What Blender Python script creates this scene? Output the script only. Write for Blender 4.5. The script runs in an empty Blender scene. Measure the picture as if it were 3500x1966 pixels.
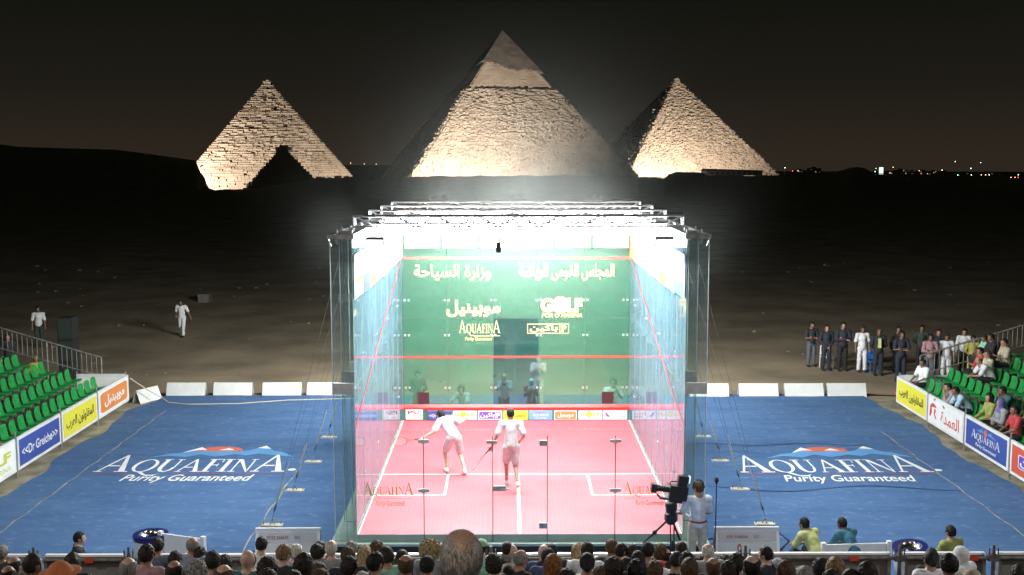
import bpy, bmesh, math, random
import numpy as np
from mathutils import Vector, Matrix
R=math.radians
S=bpy.context.scene
COL=S.collection
rnd=random.Random(7)
# ------------------------------------------------------------------ camera
cd=bpy.data.cameras.new('camera'); cam=bpy.data.objects.new('camera',cd); COL.objects.link(cam); S.camera=cam
cd.sensor_width=36; cd.lens=39.53; cd.clip_end=9000; cd.clip_start=.1
CP=(-.219,-21.454,7.347)
_y,_p,_r=.00333,.11403,-.00133
f=Vector((math.sin(_y)*math.cos(_p),math.cos(_y)*math.cos(_p),-math.sin(_p))); r=Vector((math.cos(_y),-math.sin(_y),0)); u=r.cross(f)
r2=r*math.cos(_r)+u*math.sin(_r); u2=u*math.cos(_r)-r*math.sin(_r)
cam.matrix_world=Matrix(((r2.x,u2.x,-f.x,CP[0]),(r2.y,u2.y,-f.y,CP[1]),(r2.z,u2.z,-f.z,CP[2]),(0,0,0,1)))
# ------------------------------------------------------------------ world (night sky with city glow)
W=bpy.data.worlds.new('World'); S.world=W; W.use_nodes=True
nt=W.node_tree; bg=nt.nodes['Background']
tc=nt.nodes.new('ShaderNodeTexCoord'); sx=nt.nodes.new('ShaderNodeSeparateXYZ'); rp=nt.nodes.new('ShaderNodeValToRGB')
nt.links.new(tc.outputs['Generated'],sx.inputs[0]); nt.links.new(sx.outputs['Z'],rp.inputs[0]); nt.links.new(rp.outputs[0],bg.inputs[0])
e=rp.color_ramp.elements; e[0].position=0; e[0].color=(.0265,.0195,.0135,1); e[1].position=.16; e[1].color=(.0042,.0054,.0036,1)
m_=e.new(.06); m_.color=(.0135,.0115,.0085,1)
bg.inputs[1].default_value=1.0
S.view_settings.view_transform='Standard'; S.view_settings.look='None'; S.view_settings.exposure=0; S.view_settings.gamma=1
try:
    S.cycles.use_denoising=True; S.cycles.denoising_prefilter='ACCURATE'; S.cycles.denoising_input_passes='RGB_ALBEDO_NORMAL'; S.cycles.max_bounces=8; S.cycles.transparent_max_bounces=24; S.cycles.volume_bounces=0
    S.cycles.sample_clamp_indirect=6; S.cycles.caustics_reflective=False; S.cycles.caustics_refractive=False
except Exception: pass
LAMP=60.0   # radiance of the court lamps
GLOW_DENS=.078   # density of the volume added for the lens glow round the lamps
# ------------------------------------------------------------------ materials
def lin(c): return tuple((x/255/12.92 if x/255<=.04045 else ((x/255+.055)/1.055)**2.4) for x in c)
MC={}
def mat(name,col=(.5,.5,.5),rough=.6,metal=0,noise=0,nscale=8,bump=0,bscale=30,emit=0,spec=.5,stretch=None,col2=None):
    if name in MC: return MC[name]
    m=bpy.data.materials.new(name); m.use_nodes=True; t=m.node_tree; b=t.nodes['Principled BSDF']
    b.inputs['Base Color'].default_value=(*col,1); b.inputs['Roughness'].default_value=rough; b.inputs['Metallic'].default_value=metal
    b.inputs['Specular IOR Level'].default_value=spec
    if emit: b.inputs['Emission Color'].default_value=(*col,1); b.inputs['Emission Strength'].default_value=emit
    if noise or bump:
        tc=t.nodes.new('ShaderNodeTexCoord'); mp=t.nodes.new('ShaderNodeMapping'); t.links.new(tc.outputs['Object'],mp.inputs[0])
        if stretch: mp.inputs['Scale'].default_value=stretch
    if noise:
        n=t.nodes.new('ShaderNodeTexNoise'); n.inputs['Scale'].default_value=nscale; n.inputs['Detail'].default_value=7
        t.links.new(mp.outputs[0],n.inputs[0]); rp=t.nodes.new('ShaderNodeValToRGB'); e=rp.color_ramp.elements
        c2=col2 or tuple(min(1,x*(1+noise)) for x in col); c1=col if col2 else tuple(x*(1-noise) for x in col)
        e[0].position=.35; e[0].color=(*c1,1); e[1].position=.68; e[1].color=(*c2,1)
        t.links.new(n.outputs[0],rp.inputs[0]); t.links.new(rp.outputs[0],b.inputs['Base Color'])
    if bump:
        n2=t.nodes.new('ShaderNodeTexNoise'); n2.inputs['Scale'].default_value=bscale; n2.inputs['Detail'].default_value=5
        t.links.new(mp.outputs[0],n2.inputs[0]); bp=t.nodes.new('ShaderNodeBump'); bp.inputs['Strength'].default_value=bump
        t.links.new(n2.outputs[0],bp.inputs['Height']); t.links.new(bp.outputs[0],b.inputs['Normal'])
    MC[name]=m; return m
def glass(name,tint,diff,dcol,gloss_r=.03,trl=.35,streak=0,ior=1.5,dcol2=None,sscale=(1,1,1),boost=1.0):
    """sheet glass: fresnel reflection over a mix of see-through and a milky coating"""
    if name in MC: return MC[name]
    m=bpy.data.materials.new(name); m.use_nodes=True; t=m.node_tree; t.nodes.remove(t.nodes['Principled BSDF']); out=t.nodes['Material Output']
    N=t.nodes.new; L=t.links.new
    tr=N('ShaderNodeBsdfTransparent'); tr.inputs[0].default_value=(*tint,1)
    df=N('ShaderNodeBsdfDiffuse'); df.inputs[0].default_value=(*dcol,1)
    tl=N('ShaderNodeBsdfTranslucent'); tl.inputs[0].default_value=(*dcol,1)
    md=N('ShaderNodeMixShader'); md.inputs[0].default_value=trl; L(df.outputs[0],md.inputs[1]); L(tl.outputs[0],md.inputs[2])
    m1=N('ShaderNodeMixShader'); m1.inputs[0].default_value=diff; L(tr.outputs[0],m1.inputs[1]); L(md.outputs[0],m1.inputs[2])
    if streak or dcol2:
        tc=N('ShaderNodeTexCoord'); mp=N('ShaderNodeMapping'); mp.inputs['Scale'].default_value=sscale; L(tc.outputs['Object'],mp.inputs[0])
        n=N('ShaderNodeTexNoise'); n.inputs['Scale'].default_value=1; n.inputs['Detail'].default_value=8; n.inputs['Roughness'].default_value=.65; L(mp.outputs[0],n.inputs[0])
        mr=N('ShaderNodeMapRange'); mr.inputs[1].default_value=.35; mr.inputs[2].default_value=.7; mr.inputs[3].default_value=max(0,diff-streak); mr.inputs[4].default_value=min(1,diff+streak); L(n.outputs[0],mr.inputs[0]); L(mr.outputs[0],m1.inputs[0])
    g=N('ShaderNodeBsdfGlossy'); g.inputs['Roughness'].default_value=gloss_r; g.inputs[0].default_value=(.95,1,.98,1)
    fr=N('ShaderNodeFresnel'); fr.inputs[0].default_value=ior
    mm=N('ShaderNodeMath'); mm.operation='MULTIPLY'; mm.use_clamp=True; mm.inputs[1].default_value=boost; L(fr.outputs[0],mm.inputs[0])
    m2=N('ShaderNodeMixShader'); L(mm.outputs[0],m2.inputs[0]); L(m1.outputs[0],m2.inputs[1]); L(g.outputs[0],m2.inputs[2]); L(m2.outputs[0],out.inputs[0])
    MC[name]=m; return m
# ------------------------------------------------------------------ mesh helpers
class MB:
    def __init__(s): s.v=[]; s.f=[]; s.mi=[]
    def add(s,vs,fs,mi=0):
        o=len(s.v); s.v+=[tuple(v) for v in vs]; s.f+=[tuple(o+i for i in q) for q in fs]; s.mi+=[mi]*len(fs); return s
    def box(s,lo,hi,mi=0,M=None):
        x0,y0,z0=lo; x1,y1,z1=hi
        vs=[(x0,y0,z0),(x1,y0,z0),(x1,y1,z0),(x0,y1,z0),(x0,y0,z1),(x1,y0,z1),(x1,y1,z1),(x0,y1,z1)]
        if M: vs=[M@Vector(v) for v in vs]
        return s.add(vs,[(0,3,2,1),(4,5,6,7),(0,1,5,4),(1,2,6,5),(2,3,7,6),(3,0,4,7)],mi)
    def bar(s,a,b,ra,rb=None,n=6,mi=0):
        a=Vector(a); b=Vector(b); rb=ra if rb is None else rb; d=(b-a)
        if d.length<1e-6: return s
        d.normalize(); t=Vector((0,0,1)) if abs(d.z)<.9 else Vector((1,0,0)); x=d.cross(t).normalized(); y=d.cross(x)
        vs=[]
        for c,rr in((a,ra),(b,rb)):
            for i in range(n):
                g=2*math.pi*i/n; vs.append(c+(x*math.cos(g)+y*math.sin(g))*rr)
        fs=[(i,(i+1)%n,n+(i+1)%n,n+i) for i in range(n)]+[tuple(range(n-1,-1,-1)),tuple(range(n,2*n))]
        return s.add(vs,fs,mi)
    def lathe(s,prof,c=(0,0,0),n=32,mi=0):
        vs=[];fs=[]
        for rr,z in prof:
            for i in range(n):
                g=2*math.pi*i/n; vs.append((c[0]+rr*math.cos(g),c[1]+rr*math.sin(g),c[2]+z))
        for k in range(len(prof)-1):
            for i in range(n): fs.append((k*n+i,k*n+(i+1)%n,(k+1)*n+(i+1)%n,(k+1)*n+i))
        return s.add(vs,fs,mi)
    def build(s,name,mats,parent=None,smooth=False,loc=None):
        me=bpy.data.meshes.new(name); me.from_pydata(s.v,[],s.f)
        if not isinstance(mats,(list,tuple)): mats=[mats]
        for m in mats: me.materials.append(m)
        if len(mats)>1: me.polygons.foreach_set('material_index',s.mi)
        if smooth: me.polygons.foreach_set('use_smooth',[True]*len(me.polygons))
        me.update(); o=bpy.data.objects.new(name,me); COL.objects.link(o)
        if parent: o.parent=parent
        if loc: o.location=loc
        return o
def tag(o,label=None,cat=None,group=None,kind=None):
    if label: o['label']=label
    if cat: o['category']=cat
    if group: o['group']=group
    if kind: o['kind']=kind
    return o
def empty(name,loc=(0,0,0),rz=0,label=None,cat=None,group=None):
    o=bpy.data.objects.new(name,None); COL.objects.link(o); o.location=loc; o.rotation_euler=(0,0,rz); o.empty_display_size=.1
    return tag(o,label,cat,group)
def copy_tree(o,parent=None):
    c=o.copy(); COL.objects.link(c)
    if parent: c.parent=parent
    for ch in [x for x in o.children]: copy_tree(ch,c)
    return c
# frame: maps 2D (x,y) and lift into 3D
def frame(o,X,Y):
    o=Vector(o); X=Vector(X).normalized(); Y=Vector(Y).normalized(); Z=X.cross(Y)
    return lambda x,y,z=0: tuple(o+X*x+Y*y+Z*z)
LIFT=[0]
def flat(polys,fr,name,m,parent=None,lift=.002,step=.0003):
    b=MB()
    for k,p in enumerate(polys):
        z=lift+step*(k%7); b.add([fr(x,y,z) for x,y in p],[tuple(range(len(p)))])
    return b.build(name,m,parent)
def rect(x0,y0,x1,y1): return [(x0,y0),(x1,y0),(x1,y1),(x0,y1)]
def rrect(x0,y0,x1,y1,r,n=5):
    out=[]
    for cx,cy,a0 in((x1-r,y0+r,-90),(x1-r,y1-r,0),(x0+r,y1-r,90),(x0+r,y0+r,180)):
        for i in range(n+1):
            a=R(a0+90*i/n); out.append((cx+r*math.cos(a),cy+r*math.sin(a)))
    return out
def disc(cx,cy,rx,ry=None,n=28): 
    ry=ry or rx; return [(cx+rx*math.cos(2*math.pi*i/n),cy+ry*math.sin(2*math.pi*i/n)) for i in range(n)]
def ring(cx,cy,rx,ry,ix,iy,a0=0,a1=360,n=28,icx=None):
    icx=cx if icx is None else icx; out=[]
    for i in range(n):
        p=R(a0+(a1-a0)*i/n); q=R(a0+(a1-a0)*(i+1)/n)
        out.append([(cx+rx*math.cos(p),cy+ry*math.sin(p)),(cx+rx*math.cos(q),cy+ry*math.sin(q)),(icx+ix*math.cos(q),cy+iy*math.sin(q)),(icx+ix*math.cos(p),cy+iy*math.sin(p))])
    return out
# Arabic letters in presentation forms
AB={'ا':(0xfe8d,0,0,0xfe8e),'ب':(0xfe8f,0xfe91,0xfe92,0xfe90),'ة':(0xfe93,0,0,0xfe94),'ج':(0xfe9d,0xfe9f,0xfea0,0xfe9e),'ح':(0xfea1,0xfea3,0xfea4,0xfea2),'د':(0xfea9,0,0,0xfeaa),'ر':(0xfead,0,0,0xfeae),'ز':(0xfeaf,0,0,0xfeb0),'س':(0xfeb1,0xfeb3,0xfeb4,0xfeb2),'ض':(0xfebd,0xfebf,0xfec0,0xfebe),'ط':(0xfec1,0xfec3,0xfec4,0xfec2),'ع':(0xfec9,0xfecb,0xfecc,0xfeca),'ق':(0xfed5,0xfed7,0xfed8,0xfed6),'ك':(0xfed9,0xfedb,0xfedc,0xfeda),'ل':(0xfedd,0xfedf,0xfee0,0xfede),'م':(0xfee1,0xfee3,0xfee4,0xfee2),'ن':(0xfee5,0xfee7,0xfee8,0xfee6),'و':(0xfeed,0,0,0xfeee),'ى':(0xfeef,0,0,0xfef0),'ي':(0xfef1,0xfef3,0xfef4,0xfef2)}
def ar(w):
    out=[]
    for i,c in enumerate(w):
        if c not in AB: out.append(c); continue
        p=i>0 and w[i-1] in AB and AB[w[i-1]][1]; n=i+1<len(w) and w[i+1] in AB and AB[c][1]; b=AB[c]
        out.append(chr(b[2] if p and n else b[3] if p else b[1] if n else b[0]))
    return ''.join(reversed(out))
def text_on(txt,fr,x0,y0,x1,y1,name,m,parent=None,bold=0,shear=0,lift=.004,keep=False):
    """writes txt so that it fills the box x0..x1, y0..y1 of the frame"""
    c=bpy.data.curves.new('t','FONT'); c.body=txt; c.size=1; c.offset=bold; c.shear=shear; c.resolution_u=4
    o=bpy.data.objects.new('t',c); COL.objects.link(o); me=bpy.data.meshes.new_from_object(o)
    n=len(me.vertices); co=np.empty(n*3); me.vertices.foreach_get('co',co); co=co.reshape(-1,3)
    faces=[tuple(p.vertices) for p in me.polygons]
    bpy.data.objects.remove(o); bpy.data.curves.remove(c); bpy.data.meshes.remove(me)
    # islands, so that touching letters never share a plane
    par=list(range(n))
    def find(a):
        while par[a]!=a: par[a]=par[par[a]]; a=par[a]
        return a
    for q in faces:
        for a in q[1:]: par[find(a)]=find(q[0])
    ids={}; 
    isl=[ids.setdefault(find(i),len(ids)) for i in range(n)]
    lo=co.min(0); hi=co.max(0); sx=(x1-x0)/(hi[0]-lo[0]); sy=(y1-y0)/(hi[1]-lo[1])
    if keep: sx=sy=min(sx,sy)
    b=MB(); b.v=[fr(x0+(co[i][0]-lo[0])*sx,y0+(co[i][1]-lo[1])*sy,lift+.0006*(isl[i]%4)) for i in range(n)]; b.f=faces; b.mi=[0]*len(faces)
    return b.build(name,m,parent)
# the serif water logo, drawn letter by letter (cap height 1)
def gA(k=1): return [[(.05,.03),(.12,.03),(.47,.90),(.43,.99)],[(.43,.99),(.50,1.02),(.96,.03),(.75,.03)],[(.18,.32),(.62,.32),(.60,.38),(.21,.38)],rect(-.03,0,.24,.04),rect(.64,0,1.06,.04)],1.02
def gQ(k=1): return ring(.52,.49,.52,.51,.36,.46)+[[(.40,.03),(.62,.03),(.95,-.22),(.80,-.24)],[(.80,-.24),(.95,-.22),(1.25,-.24),(1.5,-.14),(1.3,-.29),(1.05,-.33)]],1.06
def gU(k=1): return [rect(.10,.34,.28,.97),rect(.74,.34,.81,.97),rect(0,.96,.40,1),rect(.62,.96,.93,1)]+ring(.455,.345,.355,.36,.2,.29,180,360,14,icx=.49),.97
def gF(k=1): return [rect(.12,.03,.30,.97),rect(0,0,.44,.04),rect(0,.96,.68,1),[(.30,.50),(.55,.50),(.55,.56),(.30,.56)],rect(.64,.74,.68,.96),rect(.53,.42,.57,.64)],.70
def gI(k=1): return [rect(.12,.03,.30,.97),rect(0,0,.42,.04),rect(0,.96,.42,1)],.46
def gN(k=1): return [rect(.12,.03,.18,.95),rect(0,0,.32,.04),rect(0,.96,.26,1),[(.10,.97),(.30,.97),(.86,.0),(.80,-.02)],rect(.80,.1,.86,.97),rect(.66,.96,1.0,1)],1.02
def aqua(x0,y0,w,h,small=.72):
    """returns polygons of the word filling width w, big capitals h tall"""
    out=[];x=0
    for g,k in((gA,1),(gQ,small),(gU,small),(gA,small),(gF,small),(gI,small),(gN,small),(gA,1)):
        P,adv=g()
        for p in P: out.append([(x+a*k,b*k) for a,b in p])
        x+=(adv+.03)*k
    sx=w/x
    return [[(x0+a*sx,y0+b*h) for a,b in p] for p in out]
def peaks(x0,y0,w,h):
    a=[(0,.05),(.12,.35),(.2,.42),(.3,.85),(.36,.6),(.42,.55),(.5,.78),(.58,.5),(.66,.62),(.75,.95),(.83,.55),(.9,.45),(1,.1),(.86,.22),(.74,.35),(.66,.2),(.58,.3),(.45,.12),(.34,.3),(.25,.1),(.12,.2)]
    b=[(.2,.42),(.3,.85),(.36,.6),(.3,.62)]; c=[(.44,.6),(.5,.78),(.55,.6)]; d=[(.7,.77),(.75,.95),(.8,.7)]
    T=lambda P:[(x0+x*w,y0+y*h) for x,y in P]
    # split the range into triangles strips so that no polygon is concave in a bad way
    top=a[:13]; bot=[(0,.05),(.12,.2),(.25,.1),(.34,.3),(.45,.12),(.58,.3),(.66,.2),(.74,.35),(.86,.22),(1,.1)]
    def at(P,x):
        for (xa,ya),(xb,yb) in zip(P,P[1:]):
            if xa<=x<=xb: return ya+(yb-ya)*(x-xa)/(xb-xa)
        return P[-1][1]
    xs=sorted(set([p[0] for p in top]+[p[0] for p in bot])); blue=[]
    for p,q_ in zip(xs,xs[1:]): blue.append(T([(p,at(bot,p)),(q_,at(bot,q_)),(q_,max(at(top,q_),at(bot,q_)+.01)),(p,max(at(top,p),at(bot,p)+.01))]))
    return blue,[T(b),T(c),T(d)]
# ------------------------------------------------------------------ signed-distance modelling for bodies
def caps(P,a,b,ra,rb=None):
    a=np.array(a,float); b=np.array(b,float); rb=ra if rb is None else rb; d=b-a; L=max((d@d),1e-9)
    t=np.clip(((P-a)@d)/L,0,1); return np.linalg.norm(P-(a+t[...,None]*d),axis=-1)-(ra+(rb-ra)*t)
def ell(P,c,rad,Rm=None):
    q=P-np.array(c,float)
    if Rm is not None: q=q@np.array(Rm).T
    rad=np.array(rad,float); k=np.linalg.norm(q/rad,axis=-1); k2=np.linalg.norm(q/rad**2,axis=-1)
    return np.where(k2>1e-9,k*(k-1)/np.maximum(k2,1e-9),-rad.min())
def smin(a,b,k=.03):
    h=np.clip(.5+.5*(b-a)/k,0,1); return b*(1-h)+a*h-k*h*(1-h)
def snets(fn,lo,hi,h):
    lo=np.array(lo,float); n=np.ceil((np.array(hi)-lo)/h).astype(int)+1
    ax=[lo[i]+h*np.arange(n[i]) for i in range(3)]
    G=np.stack(np.meshgrid(*ax,indexing='ij'),-1); V=fn(G); s=V<0
    m=np.array(V.shape)-1; acc=np.zeros((*m,3)); cnt=np.zeros(m)
    idx=np.stack(np.meshgrid(*[np.arange(k) for k in m],indexing='ij'),-1).astype(float)
    C=[(i,j,k) for i in(0,1) for j in(0,1) for k in(0,1)]
    sl=lambda A,c:A[c[0]:c[0]+m[0],c[1]:c[1]+m[1],c[2]:c[2]+m[2]]
    for a in C:
        for d in range(3):
            if a[d]: continue
            b=list(a); b[d]=1; va,vb=sl(V,a),sl(V,b); x=(va<0)!=(vb<0); t=np.where(x,va/np.where(x,va-vb,1),0)
            p=idx+np.array(a); e=np.zeros(3); e[d]=1; p=p+t[...,None]*e
            acc+=np.where(x[...,None],p,0); cnt+=x
    act=cnt>0; vid=-np.ones(m,int); vid[act]=np.arange(act.sum()); vs=lo+h*acc[act]/cnt[act][:,None]; F=[]
    for d in range(3):
        e=[0,0,0]; e[d]=1; A=s[:s.shape[0]-e[0],:s.shape[1]-e[1],:s.shape[2]-e[2]]; B=s[e[0]:,e[1]:,e[2]:]
        x=A!=B; I=np.argwhere(x); o1,o2=[(1,2),(2,0),(0,1)][d]
        I=I[(I[:,o1]>0)&(I[:,o2]>0)&(I[:,o1]<m[o1])&(I[:,o2]<m[o2])&(I[:,d]<m[d])]
        fl=A[tuple(I.T)]
        def g(a,b): J=I.copy(); J[:,o1]-=a; J[:,o2]-=b; return vid[tuple(J.T)]
        q=np.stack([g(1,1),g(0,1),g(0,0),g(1,0)],1); q=np.where(fl[:,None],q,q[:,::-1]); F.append(q)
    F=np.concatenate(F); F=F[(F>=0).all(1)]
    return vs,F
def np_mesh(name,vs,F,m):
    me=bpy.data.meshes.new(name); me.vertices.add(len(vs)); me.vertices.foreach_set('co',np.asarray(vs,float).ravel())
    me.loops.add(F.size); me.loops.foreach_set('vertex_index',F.ravel().astype(np.int32))
    me.polygons.add(len(F)); me.polygons.foreach_set('loop_start',np.arange(0,F.size,F.shape[1],dtype=np.int32))
    me.update(calc_edges=True); me.polygons.foreach_set('use_smooth',[True]*len(F)); me.materials.append(m); me.update(); return me
def wob(P,fq,amp,ph=0): return amp*(np.sin(P[...,0]*fq+ph)*np.sin(P[...,1]*fq*1.13+ph*2+P[...,2]*fq*.4)*np.sin(P[...,2]*fq*.91+ph))
# poses; the figure faces +Y, left/right are -x/+x
def pose(n):
    s=dict(pel=(0,0,.93),waist=(0,0,1.07),chest=(0,.0,1.27),neck=(0,-.01,1.455),head=(0,.015,1.615),S=[(-.185,-.01,1.405),(.185,-.01,1.405)],
      E=[(-.25,-.03,1.12),(.25,-.03,1.12)],H=[(-.255,.05,.87),(.255,.05,.87)],hip=[(-.09,0,.90),(.09,0,.90)],K=[(-.105,.02,.49),(.105,.02,.49)],A=[(-.12,-.01,.085),(.12,-.01,.085)],f=(0,1,0),toe=(0,1,0))
    def up(**k): s.update(k)
    if n=='cross': up(E=[(-.25,.06,1.13),(.25,.06,1.13)],H=[(.06,.21,1.17),(-.06,.23,1.13)])
    if n=='clasp': up(E=[(-.26,-.01,1.13),(.26,-.01,1.13)],H=[(-.025,.2,.92),(.025,.21,.91)])
    if n=='back': up(E=[(-.26,-.06,1.13),(.26,-.06,1.13)],H=[(-.03,-.18,.95),(.03,-.19,.94)])
    if n in('sit','sitx'):
        up(pel=(0,0,.50),waist=(0,0,.63),chest=(0,.02,.86),neck=(0,.04,1.045),head=(0,.065,1.195),S=[(-.18,.02,.995),(.18,.02,.995)],E=[(-.235,.12,.74),(.235,.12,.74)],H=[(-.13,.38,.61),(.13,.38,.61)],
           hip=[(-.1,.04,.50),(.1,.04,.50)],K=[(-.13,.47,.51),(.13,.47,.51)],A=[(-.13,.45,.085),(.13,.45,.085)])
        if n=='sitx': up(E=[(-.24,.1,.73),(.24,.1,.73)],H=[(.07,.26,.76),(-.07,.28,.71)])
    if n in('lean','chin'):
        up(pel=(0,0,.50),waist=(0,.05,.62),chest=(0,.19,.80),neck=(0,.31,.94),head=(0,.385,1.06),S=[(-.18,.27,.905),(.18,.27,.905)],E=[(-.2,.42,.64),(.2,.42,.64)],H=[(-.03,.60,.60),(.03,.61,.62)],
           hip=[(-.1,.04,.50),(.1,.04,.50)],K=[(-.16,.47,.51),(.16,.47,.51)],A=[(-.16,.47,.085),(.16,.47,.085)])
        if n=='chin': up(E=[(-.14,.46,.6),(.16,.44,.6)],H=[(-.02,.49,.90),(.12,.60,.66)])
    if n=='photo': up(E=[(-.22,.12,1.2),(.22,.12,1.2)],H=[(-.07,.24,1.34),(.07,.24,1.34)])
    if n=='kneel': up(pel=(0,0,.56),waist=(0,.02,.69),chest=(0,.06,.9),neck=(0,.1,1.07),head=(0,.13,1.22),S=[(-.18,.08,1.02),(.18,.08,1.02)],E=[(-.2,.24,.83),(.2,.24,.83)],H=[(-.07,.36,.98),(.07,.36,.98)],
           hip=[(-.1,0,.54),(.1,0,.54)],K=[(-.12,.36,.50),(.12,.12,.10)],A=[(-.12,.30,.09),(.12,-.30,.10)])
    if n=='reach': up(pel=(0,0,.56),waist=(0,.04,.69),chest=(0,.12,.88),neck=(0,.2,1.03),head=(0,.25,1.17),S=[(-.17,.16,.99),(.17,.16,.99)],E=[(-.2,.30,.78),(.26,.36,.80)],H=[(-.12,.46,.66),(.34,.56,.62)],
           hip=[(-.1,0,.54),(.1,0,.54)],K=[(-.12,.36,.50),(.12,.12,.10)],A=[(-.12,.30,.09),(.12,-.30,.10)])
    if n=='walk': up(hip=[(-.09,0,.88),(.09,0,.88)],K=[(-.09,.14,.50),(.09,-.02,.47)],A=[(-.08,.17,.09),(.10,-.36,.19)],pel=(0,0,.91),waist=(0,.02,1.05),chest=(0,.06,1.24),neck=(0,.09,1.42),head=(0,.13,1.57),
           S=[(-.19,.07,1.37),(.19,.05,1.37)],E=[(-.30,.02,1.13),(.26,-.04,1.12)],H=[(-.40,.06,.90),(.22,.14,1.0)])
    if n=='lunge': up(pel=(0,0,.74),waist=(-.05,.1,.86),chest=(-.20,.2,.98),neck=(-.36,.26,1.06),head=(-.47,.30,1.11),S=[(-.27,.08,1.08),(-.26,.40,.98)],E=[(-.46,-.12,.90),(-.30,.60,.84)],H=[(-.70,-.16,.78),(-.12,.66,.72)],
           hip=[(-.07,.07,.72),(.08,-.06,.72)],K=[(-.36,.34,.48),(.30,-.06,.40)],A=[(-.36,.32,.09),(.36,-.36,.14)],f=(-.6,.8,-.1))
    if n=='bend': up(pel=(0,0,.86),waist=(-.05,.06,.97),chest=(-.14,.2,1.12),neck=(-.19,.34,1.21),head=(-.22,.43,1.28),S=[(-.30,.16,1.19),(.02,.26,1.22)],E=[(-.46,.02,1.0),(.20,.40,1.06)],H=[(-.68,-.02,.90),(.36,.54,1.10)],
           hip=[(-.09,0,.83),(.09,0,.83)],K=[(-.16,.22,.46),(.16,.10,.43)],A=[(-.15,.10,.09),(.20,-.22,.12)],f=(-.35,.93,-.1))
    if n=='cam': up(E=[(-.30,.06,1.14),(.24,.05,1.13)],H=[(-.42,.28,1.08),(.16,.25,1.05)],f=(-.35,.93,0),A=[(-.10,-.01,.085),(.15,-.03,.085)])
    return s
def headframe(p):
    f=Vector(p['f']).normalized(); r=f.cross(Vector((0,0,1))).normalized(); u=r.cross(f); return f,r,u
def sk(P,g=0): return ell(P,(0,-.008,.012),(.079+g,.097+g,.104+g))
def head_sdf(P):
    d=sk(P); d=smin(d,ell(P,(0,.036,-.052),(.055,.058,.07)),.03)
    d=smin(d,caps(P,(0,.09,.012),(0,.112,-.022),.009,.014),.012)
    d=smin(d,caps(P,(-.04,.083,.03),(.04,.083,.03),.012),.02)
    for s in(-1,1):
        d=smin(d,ell(P,(s*.08,-.005,-.01),(.011,.022,.034)),.01); d=np.maximum(d,-ell(P,(s*.032,.105,.008),(.016,.016,.011)))
    d=smin(d,ell(P,(0,.09,-.06),(.026,.012,.011)),.01); d=np.maximum(d,-ell(P,(0,.108,-.058),(.024,.01,.0035)))
    d=smin(d,caps(P,(0,-.02,-.06),(0,-.035,-.16),.052,.058),.03)
    return d
def body_fn(p):
    f,r,u=headframe(p); Rm=np.array([r,f,u]); hc=np.array(p['head'])
    def fn(P):
        d=head_sdf((P-hc)@Rm.T)
        d=smin(d,caps(P,p['neck'],np.array(p['neck'])*.4+np.array(p['chest'])*.6,.06,.09),.04)
        d=smin(d,caps(P,p['chest'],p['waist'],.115,.105),.07); d=smin(d,caps(P,p['waist'],p['pel'],.105,.12),.06)
        d=smin(d,caps(P,p['S'][0],p['S'][1],.058),.06)
        for i in(0,1):
            d=smin(d,caps(P,p['S'][i],p['E'][i],.048,.038),.03); d=smin(d,caps(P,p['E'][i],p['H'][i],.038,.026),.015)
            d=smin(d,caps(P,p['hip'][i],p['K'][i],.078,.055),.04); d=smin(d,caps(P,p['K'][i],p['A'][i],.052,.036),.025)
            a=np.array(p['A'][i]); d=smin(d,caps(P,a-(0,.02,.045),a+np.array((0,.14,-.055)),.035,.028),.02)
        return d
    return fn
def bbox(p,m=.2):
    pts=[p[k] for k in('pel','waist','chest','neck','head')]+[q for k in('S','E','H','hip','K','A') for q in p[k]]
    a=np.array(pts); lo=a.min(0)-m; hi=a.max(0)+m; lo[2]=max(lo[2],-.03); return lo,hi
def hand_parts(e,w,curl=.5,side=1):
    """palm, four unequal bent fingers and a thumb, fine mesh"""
    e=np.array(e,float); w=np.array(w,float); d=(w-e)/np.linalg.norm(w-e); t=np.array((0,0,1.)) if abs(d[2])<.8 else np.array((0,1.,0))
    b=np.cross(d,t); b/=np.linalg.norm(b); n=np.cross(b,d)*side; pc=w+d*.045; segs=[(w-d*.02,pc+d*.02,.024,.028,)]
    for k,L in enumerate((.072,.082,.076,.06)):
        o=pc+d*.035+b*(k-1.5)*.021; m=o+(d*math.cos(curl*.6)-n*math.sin(curl*.6))*L*.5; q=m+(d*math.cos(curl*1.7)-n*math.sin(curl*1.7))*L*.5
        segs+= [(o-d*.02,o,.0095,.0095),(o,m,.0095,.0085),(m,q,.0085,.007)]
    o=pc-b*.028; m=o+(-b*.7+d*.6-n*.3)*.035; segs+=[(o,m,.011,.0095),(m,m+(d*.9-n*.4)*.032,.0095,.008)]
    def fn(P):
        q=None
        for s in segs:
            x=caps(P,*s); q=x if q is None else smin(q,x,.006)
        return q
    pts=np.array([s[0] for s in segs]+[s[1] for s in segs]); return fn,pts.min(0)-.03,pts.max(0)+.03
BC={}
DUM=mat('skin',(.36,.20,.13),.5,bump=.05,bscale=60)
def get_body(pn,h=.0165,hands=True):
    k=('b',pn,h)
    if k not in BC:
        p=pose(pn); lo,hi=bbox(p); v,F=snets(body_fn(p),lo,hi,h)
        if hands:
            for i in(0,1):
                fn,l,u_=hand_parts(p['E'][i],p['H'][i],.7 if pn not in('stand','walk','lunge') else .35,1 if i else -1); v2,F2=snets(fn,l,u_,.007); F=np.concatenate([F,F2+len(v)]); v=np.concatenate([v,v2])
        BC[k]=np_mesh('person',v,F,DUM)
    return BC[k]
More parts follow.
